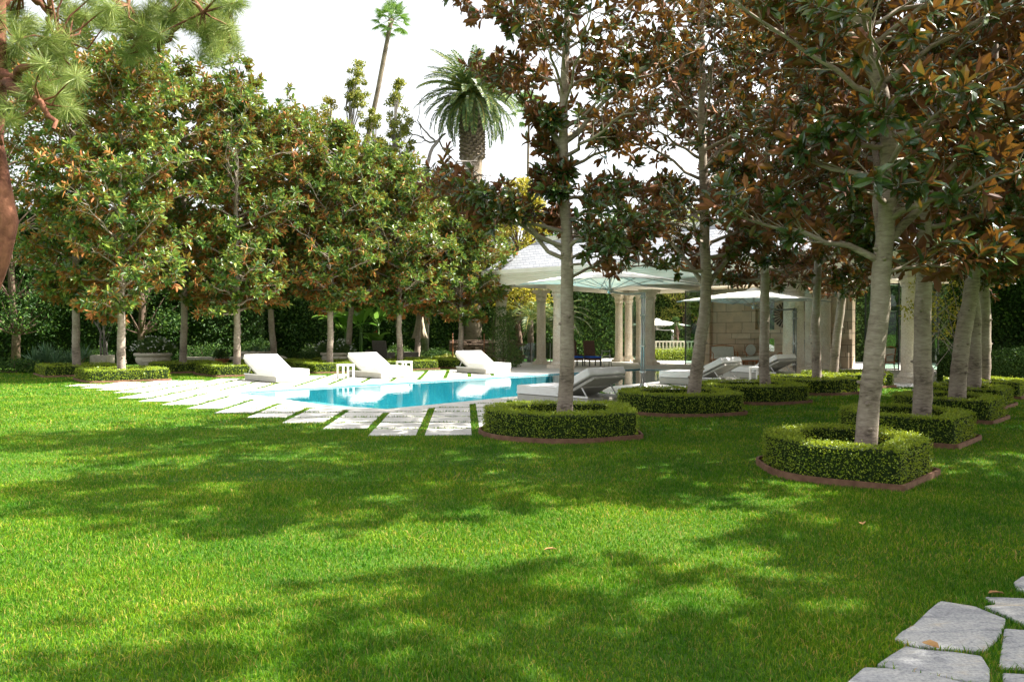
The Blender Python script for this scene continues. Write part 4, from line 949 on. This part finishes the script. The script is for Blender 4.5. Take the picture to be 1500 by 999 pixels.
t=thing('square_planter','pale square concrete planter at the left with thin stems','planter',(-17.75,34.6,0)); m=MB(); q=[(-.36,-.36),(.36,-.36),(.36,.36),(-.36,.36)]; qi=[(-.3,-.3),(.3,-.3),(.3,.3),(-.3,.3)]; m.ring(q,qi,0,.62); bev(m.build('planter_body',M['urn'],t),.01); MB().box((0,0,.27),(.58,.58,.5)).build('soil',M['soil'],t)
leafy('small_tree','thin multi stemmed tree growing in the square concrete planter',(-17.75,34.6,.5),3.4,1.5,.9,71,'ficus','deadwood',22,70,.11,.05,trunks=3)
t=thing('small_urn','small pale stone vase between the hedges at the left','vase',(-17.1/1.17*1.0,32.2,0)); MB().lathe([(.16,0),(.13,.06),(.10,.12),(.20,.34),(.27,.44),(.27,.49),(.2,.49)],(0,0,0),20).build('vase_body',M['urn'],t)
t=thing('stone_bench','long low stone bench before the dark foliage','bench',(-13.9,37.2,0)); MB().box((0,0,.40),(2.7,.5,.12)).build('seat',M['urn'],t)
for s in (-1,0,1): MB().box((s*1.1,0,.17),(.3,.4,.34)).build('leg',M['urn'],t)
def wicker(loc,rz,label,tall=.55):
    t=thing('wicker_armchair',label,'armchair',loc,rz,'grey wicker armchairs by the closed parasol')
    bev(MB().box((0,0,.25),(.74,.72,.34)).build('seat',M['wicker'],t),.03); bev(MB().box((0,-.02,.47),(.62,.62,.10)).build('cushion',M['beigecloth'],t),.03)
    bev(MB().box((0,.38,.42+tall/2),(.74,.08,tall),rx=R(-13)).build('backrest',M['wicker'],t),.02)
    for s in (-1,1): bev(MB().box((s*.37,0,.36),(.08,.74,.60)).build('arm',M['wicker'],t),.03)
wicker((*ap(528,37.2),0),R(-60),'low grey wicker armchair with cushion beside the ribbed planter',.35)
wicker((*ap(562,38.0),0),R(160),'tall backed dark wicker armchair seen from behind',.80)
wicker((*ap(599,38.4),0),R(115),'rounded wicker armchair just left of the closed parasol',.40)
t=thing('boulder','smooth grey rounded boulder behind the nearest lounger','rock',(*ap(411,36.5),.0)); rg=np.random.default_rng(3)
m=MB(); m.lathe([(.38,0),(.42,.15),(.36,.36),(.2,.5),(.02,.55)],(0,0,0),16); m.build('rock',M['urn'],t)
def blk(n,lab,pxy0,pxy1,h,th,seed):
    rng=np.random.default_rng(seed); a,b=np.array(pxy0),np.array(pxy1); t=thing('dry_stone_wall',lab,'wall',(*((a+b)/2),0),math.atan2(b[1]-a[1],b[0]-a[0])); L=np.linalg.norm(b-a); m=MB(); z=0
    while z<h:
        hh=rng.uniform(.07,.15); x=-L/2
        while x<L/2:
            w_=rng.uniform(.18,.5); m.box((x+w_/2,rng.normal(0,.025),z+hh/2),(w_-.015,th,hh-.012),rng.normal(0,.03),0,rng.normal(0,.02)); x+=w_
        z+=hh
    bev(m.build('stones',M['dry'],t),.012,1)
blk(0,'rough dry stacked stone wall behind the farthest lounger',(-3.2,40.6),(.3,41.2),1.15,.4,4)
for k,(px,lb) in enumerate(((663,'thin wooden stake left of the farthest magnolia trunk'),(709,'thin wooden stake before the dry stone wall'))):
    t=thing('wooden_stake',lb,'stake',(*ap(px,38.2),0),0,'thin wooden stakes'); MB().tube([(0,0,-.02),(.01,0,1.55)],.028,6).build('stake_rod',M['wood'],t)
banana('broad leaved banana plant left of the dark wicker chair',(*ap(528,41),0),1,3.4,10); banana('taller banana plant with lit leaves behind the middle lounger',(*ap(553,42),0),2,3.9,11,1.0); banana('small banana plant behind the ribbed planter',(*ap(505,42.5),0),3,3.0,8,2.0)
t=banana('low canna plant with a red flower beside the dark wicker chair',(*ap(549,39.5),0),4,1.6,8,.4)
m=MB(); rosettes(m,[(.1,0,1.55),(.12,0,1.45)],[(0,0,1),(0,0,1)],rg,6,.2,.3,False); m.build('blossom',M['redflower'],t)
spiky('aloe_plant','spiky grey green aloe clump before the dark hedge at the far left',(*ap(70,33),0),5,26,.75,.045,'agave',heads=11,spread=.5,z=.35)
spiky('aloe_plant','second spiky aloe clump nearer the first magnolia trunk at left',(*ap(92,33.6),0),6,24,.65,.045,'agave',heads=5,spread=.45,z=.4)
SH=[(430,37.5,(1.25,.8,.62),'ficus','round dark shrub between the wide bowl and the ribbed planter'),(640,40,(1.1,.8,.7),'ficus','dark round shrub right of the closed parasol'),(583,41.5,(1.3,.8,.8),'green','green shrub behind the wicker armchairs'),
    (20,31.5,(1.6,.8,.5),'ficus','low dark ground shrub at the far left edge'),(620,38,(.8,.5,.35),'agave','low silvery shrub behind the middle lounger'),(655,38.5,(.8,.6,.45),'olive','yellowish low shrub left of the dry stone wall'),(700,40.2,(.5,.4,.5),'green','fern like bush growing by the dry stone wall'),
    (140,36,(1.2,.7,.8),'ficus','dark shrub behind the square planter'),(300,40,(1.6,.8,1.0),'ficus','dark shrub behind the low stone bench'),(380,40,(1.3,.8,1.1),'ficus','dark shrub behind the wide stone bowl'),(462,40,(1.0,.7,.9),'green','leafy shrub left of the banana plants')]
for k,(px,d,r,m_,lb) in enumerate(SH): shrub('round_shrub',lb,(*ap(px,d),0),r,2200,.10,80+k,m_)
# ivy over the leftmost column
x,y=at(733,538)[:2]; rg=np.random.default_rng(9); t=thing('climbing_ivy','green ivy covering the leftmost column of the pool house','climber',(x,y-.1,0)); st=MB(); cb=MB()
for k in range(5): a=k*1.25; st.tube([(math.cos(a)*.5,math.sin(a)*.5,0),(math.cos(a)*.42,math.sin(a)*.42,1.2),(math.cos(a+.5)*.40,math.sin(a+.5)*.4,2.3)],[.03,.02,.01],5)
for z,r in ((.35,.85),(.8,.85),(1.2,.72),(1.6,.62),(2.0,.55),(2.4,.5)): cloud(cb,(.12,0,z),(r,r,.42),700,.09,rg,.75)
cloud(cb,(.55,-.1,.45),(.5,.5,.5),700,.09,rg,.7)
st.build('stem',M['barkdark'],t); cb.build('foliage',M['green'],t)
# ------------------------------------------------------------------ far vegetation
hedge_wall('tall_hedge','tall dark leafy hedge behind the magnolias at the left',(-32,37),(-13.5,43.5),7.5,2.2,.17,26000,1)
hedge_wall('tall_hedge','tall dark leafy hedge behind the banana plants',(-14,44.5),(-1.5,47.0),7.0,2.0,.17,20000,2)
hedge_wall('tall_hedge','dark hedge seen between the left columns of the pool house',(-2.5,48.5),(7.2,50.5),6.5,2.0,.17,18000,3)
hedge_wall('tall_hedge','dark hedge behind the distant parasol under the roof',(6.5,57.5),(19,55.5),6.5,2.0,.19,12000,4,'green')
hedge_wall('tall_hedge','sunlit hedge seen past the right end of the tan stone wall',(17,46),(29,38),6.0,2.0,.17,12000,5,'green')
hedge_wall('tall_hedge','dark hedge closing the shaded lawn at the right edge',(15.8,28.5),(25,20.5),4.5,1.6,.12,26000,6)
hedge_wall('low_hedge','low clipped dark hedge behind the rightmost magnolias',(14.0,26.2),(20.5,21.0),1.05,.8,.05,16000,8,'ficus',bulge=.04)
BT=[(-25.2,38.5,14.5,'ficus','dark tree behind the pine at the far left'),(-23,37,14.5,'ficus','dark broad tree behind the leftmost magnolia'),(-18.5,40,14,'ficus','dark tree between the first two rear magnolias'),(-16,46,12,'green','green tree above the flowering urn'),
    (-12,48,11.5,'olive','olive green tree above the wide stone bowl'),(-8.5,49,10.5,'green','green tree above the ribbed planter'),(-5,50,9.6,'olive','light tree above the banana plants'),(-1.5,51,9.0,'green','green tree above the farthest lounger'),
    (.5,45,10.0,'yellow','yellow leaved tree left of the slate roof'),(3.0,52,9,'ficus','dark tree behind the left end of the slate roof'),(7,54,9.5,'green','green tree behind the slate roof'),(12,56,10,'olive','light green tree behind the roof ridge'),
    (17,56,10.5,'green','green tree far behind the stone wall'),(22,48,10.5,'olive','light tree behind the right part of the roof'),(27,43,11,'green','green tree behind the right end of the pool house'),(24,30,10,'ficus','dark tree above the hedge at the right edge'),(20,27.5,9.5,'ficus','dark tree behind the low hedge at the right'),(28,24,11,'ficus','dark tree beyond the right edge of the lawn')]
for k,(x,y,H,m_,lb) in enumerate(BT):
    leafy('background_tree',lb,(x,y,0),H,1.8 if m_=='ficus' else 2.6,2.9 if m_!='yellow' else 2.0,200+k,m_,n=110 if k<3 else 80,per=110,size=.20 if y>40 else .16,r0=.2,group='trees filling the far garden')
leafy('small_tree','small yellowish tree with two thin stems beside the last column',(*ap(1384,24.5),0),4.6,1.6,1.15,301,'yellow','deadwood',34,60,.10,.06,trunks=2)
leafy('slender_tree','narrow sunlit yellow green tree left of the tall palm trunk',(*ap(523,46),0),17.2,10.5,.75,302,'olive','deadwood',60,70,.17,.16,conic=False)
leafy('slender_tree','narrow sunlit tree just right of the tall palm trunk',(*ap(584,46),0),16.0,10.4,.8,303,'olive','deadwood',60,70,.17,.16)
leafy('slender_tree','shorter narrow tree crossing the tall palm trunk',(*ap(548,47),0),14.6,10.8,.7,304,'olive','deadwood',44,70,.17,.15)
leafy('slender_tree','small yellow tipped tree poking above the magnolias at left',(*ap(476,46),0),15.0,11.0,1.0,305,'yellow','deadwood',40,70,.15,.14)
dead_tree('bare leafless tree against the sky left of the date palm',(*ap(622,44),0),14.2,6)
date_palm('stout date palm with a shaggy crown above the pool house',(*ap(692,46),0),15.3,3)
fan_palm('very tall slender fan palm rising against the white sky',(*ap(528,60),0),25.0,[(.1,0,14),(1.2,0,19),(2.35,0,25.0)],4,30,.98,.24)
fan_palm('small distant fan palm right of the date palm',(*ap(772,62),0),19.0,[(0,0,10),(.15,0,19)],5,24,.95,.14)
rg=np.random.default_rng(12)
t=thing('feather_palm','feathery palm crown poking above the magnolias at the left','palm tree',(*ap(424,45),0)); tb=MB(); tb.tube([(0,0,-.05),(.1,0,6),(0,0,12.6)],[.18,.15,.12],8); tb.build('trunk',M['palmbark'],t); cb=MB()
for k in range(22): frond(cb,(0,0,12.6),k*2.399,80-k*3.2,2.6,1.3,26,.42,.05,rg,.025)
cb.build('crown',[M['palm'],M['olive']],t)
for (px,d,sd,lb) in ((815,43.5,13,'low green palm behind the two left columns'),(777,43.0,14,'drooping palm fronds left of the paired columns')):
    rg=np.random.default_rng(sd); t=thing('feather_palm',lb,'palm tree',(*ap(px,d),0)); tb=MB(); tb.tube([(0,0,-.05),(0,0,2.3)],[.2,.15],8); tb.build('trunk',M['palmbark'],t); cb=MB()
    for k in range(18): frond(cb,(0,0,2.3),k*2.399,70-k*3.5,2.2,1.5,22,.42,.05,rg,.02)
    cb.build('crown',[M['palm'],M['olive']],t)
leafy('cypress','narrow dark cypress behind the white balustrade',(*ap(990,49),0),2.5,.3,.6,306,'ficus','barkdark',30,80,.08,.08,conic=True)
pine('pine with a reddish trunk and long pale needles at the top left corner',(-8.35,12.0,0),21)
# white pebbles by the last column
rg=np.random.default_rng(15); m=MB(); c=at(1303,566)
for k in range(260):
    r=rg.uniform(.02,.05); x=c[0]+rg.normal(0,.45); y=c[1]+rg.normal(0,.35); m.lathe([(r*.6,0),(r,r*.35),(r*.5,r*.8)],(x,y,.01),6,smooth=True)
struct(m.build('pebbles',M['white']),'stuff')
for px,py,lb,rz in ((797,813,'curled pale dry leaf lying alone in the middle of the lawn',.4),(1265,775,'small brown dry leaf on the shaded lawn',1.2),(1450,878,'dry brown leaf at the corner of the flagstones',.1),(1379,961,'tiny dry leaf in the joint between two flagstones',2.0)):
    x,y,_=at(px,py); t=MB(); leaves(t,np.array([[0,0,0.0]]),np.array([[1,0,.05]]),np.array([[.1,.2,1]]),.10,.055,True); o=t.build('fallen_leaf',M['deadleaf']); o.location=(x,y,.035); o.rotation_euler=(0,0,rz); s=o.modifiers.new('s','SOLIDIFY'); s.thickness=.002
    tag(o,lb,'dry leaf','dry leaves on the lawn')
# ------------------------------------------------------------------ grass
rng=np.random.default_rng(77); gm=MB()
def gpoints(d0,d1,dens):
    n=int((1.34*(d0+d1)/2+3)*(d1-d0)*dens); hw=.67*d1+1.5
    N2=int(2*hw*(d1-d0)*dens); P=np.stack([rng.uniform(-hw,hw,N2),rng.uniform(d0,d1,N2)],-1)
    P=P[np.abs(P[:,0])<.67*P[:,1]+1.5]
    ddk=inpoly(P,DECK); uv=np.stack([(P-G0)@gu/PU,(P-G0)@gv/PV],-1); fu=np.abs(uv[:,0]-np.round(uv[:,0]))*PU; fv=np.abs(uv[:,1]-np.round(uv[:,1]))*PV
    cell=G0+(np.floor(uv[:,0])+.5)[:,None]*PU*gu+(np.floor(uv[:,1])+.5)[:,None]*PV*gv
    slab=inpoly(cell,DECK)&(fu>.066)&(fv>.047)
    keep=~slab&~inpoly(P,COPE)&~inpoly(P,TERR)
    for b in BEDS: keep&=~inpoly(P,b)
    for w_ in FLW: keep&=~inpoly(P,offset([tuple(q) for q in w_],-.012) if False else w_)
    return P[keep]
def blades(P,h,w,seg,short=None):
    n=len(P); a=rng.uniform(0,2*PI,n); lean=rng.gamma(2.0,.28,n); la=rng.uniform(0,2*PI,n)
    cl=.75+.45*np.sin(P[:,0]*2.1+np.sin(P[:,1]*1.7)*1.3)*np.sin(P[:,1]*2.6+.7)*.5
    H=h*rng.uniform(.45,1.25,n)*cl
    S=np.stack([np.cos(a),np.sin(a),0*a],-1)*(w*rng.uniform(.7,1.3,n)*.5)[:,None]; Ld=np.stack([np.cos(la),np.sin(la),0*la],-1)*(lean*H)[:,None]; Z=np.array([0,0,1.0])
    B=np.c_[P,np.full(n,.0)]
    if seg==1:
        V=np.stack([B-S,B+S,B+Ld+Z*H[:,None]],1); F=np.arange(n*3).reshape(-1,3)
    else:
        Mi=B+Ld*.35+Z*(H*.62)[:,None]; V=np.stack([B-S,B+S,Mi-S*.8,Mi+S*.8,B+Ld*1.15+Z*(H*.95)[:,None]],1)
        b=np.arange(n)[:,None]*5; F=np.concatenate([b+np.array([[0,1,3]]),b+np.array([[0,3,2]]),b+np.array([[2,3,4]])])
    gm.add(V.reshape(-1,3),F)
blades(gpoints(2.9,5.4,10500),.043,.0042,2); blades(gpoints(5.4,8.5,5600),.045,.0055,2); blades(gpoints(8.5,13,2500),.046,.009,1)
blades(gpoints(13,20,1000),.048,.016,1); blades(gpoints(20,34,330),.05,.03,1)
struct(gm.build('grass',M['grass']),'stuff')
# ------------------------------------------------------------------ light, sky, camera
SUN=Vector((.985,.12,0)).normalized(); EL=R(50)
sd=Vector((SUN.x*math.cos(EL),SUN.y*math.cos(EL),math.sin(EL)))
l=bpy.data.lights.new('sun','SUN'); l.energy=5.0; l.angle=R(.6); l.color=(1,.955,.87)
lo=bpy.data.objects.new('sun',l); COL.objects.link(lo); lo.rotation_euler=(-sd).to_track_quat('-Z','Y').to_euler()
w=bpy.data.worlds.new('World'); scene.world=w; w.use_nodes=True; nt=w.node_tree; nt.nodes.clear()
sk=N(nt,'ShaderNodeTexSky',sky_type='NISHITA'); sk.sun_disc=False; sk.sun_elevation=EL; sk.sun_rotation=math.atan2(SUN.x,SUN.y)
sk.air_density=1.0; sk.dust_density=3.5; sk.ozone_density=.6
hs=N(nt,'ShaderNodeHueSaturation'); hs.inputs['Saturation'].default_value=.16; nt.links.new(sk.outputs[0],hs.inputs['Color'])
bg=N(nt,'ShaderNodeBackground'); bg.inputs[1].default_value=.115; nt.links.new(hs.outputs[0],bg.inputs[0])
wo=N(nt,'ShaderNodeOutputWorld'); nt.links.new(bg.outputs[0],wo.inputs[0])
cd=bpy.data.cameras.new('camera'); cam=bpy.data.objects.new('camera',cd); COL.objects.link(cam); scene.camera=cam
cam.location=(0,0,EYE); cd.sensor_width=36; cd.lens=36*F_PX/1500; cd.clip_end=3000; cd.clip_start=.05
cam.rotation_euler=(PI/2-math.atan2(499.5-HOR,F_PX),0,0)
vs=scene.view_settings; vs.view_transform='Standard'; vs.look='None'; vs.exposure=1.78; vs.gamma=1; vs.use_curve_mapping=False
scene.render.resolution_x=1500; scene.render.resolution_y=999
scene.cycles.transparent_max_bounces=16
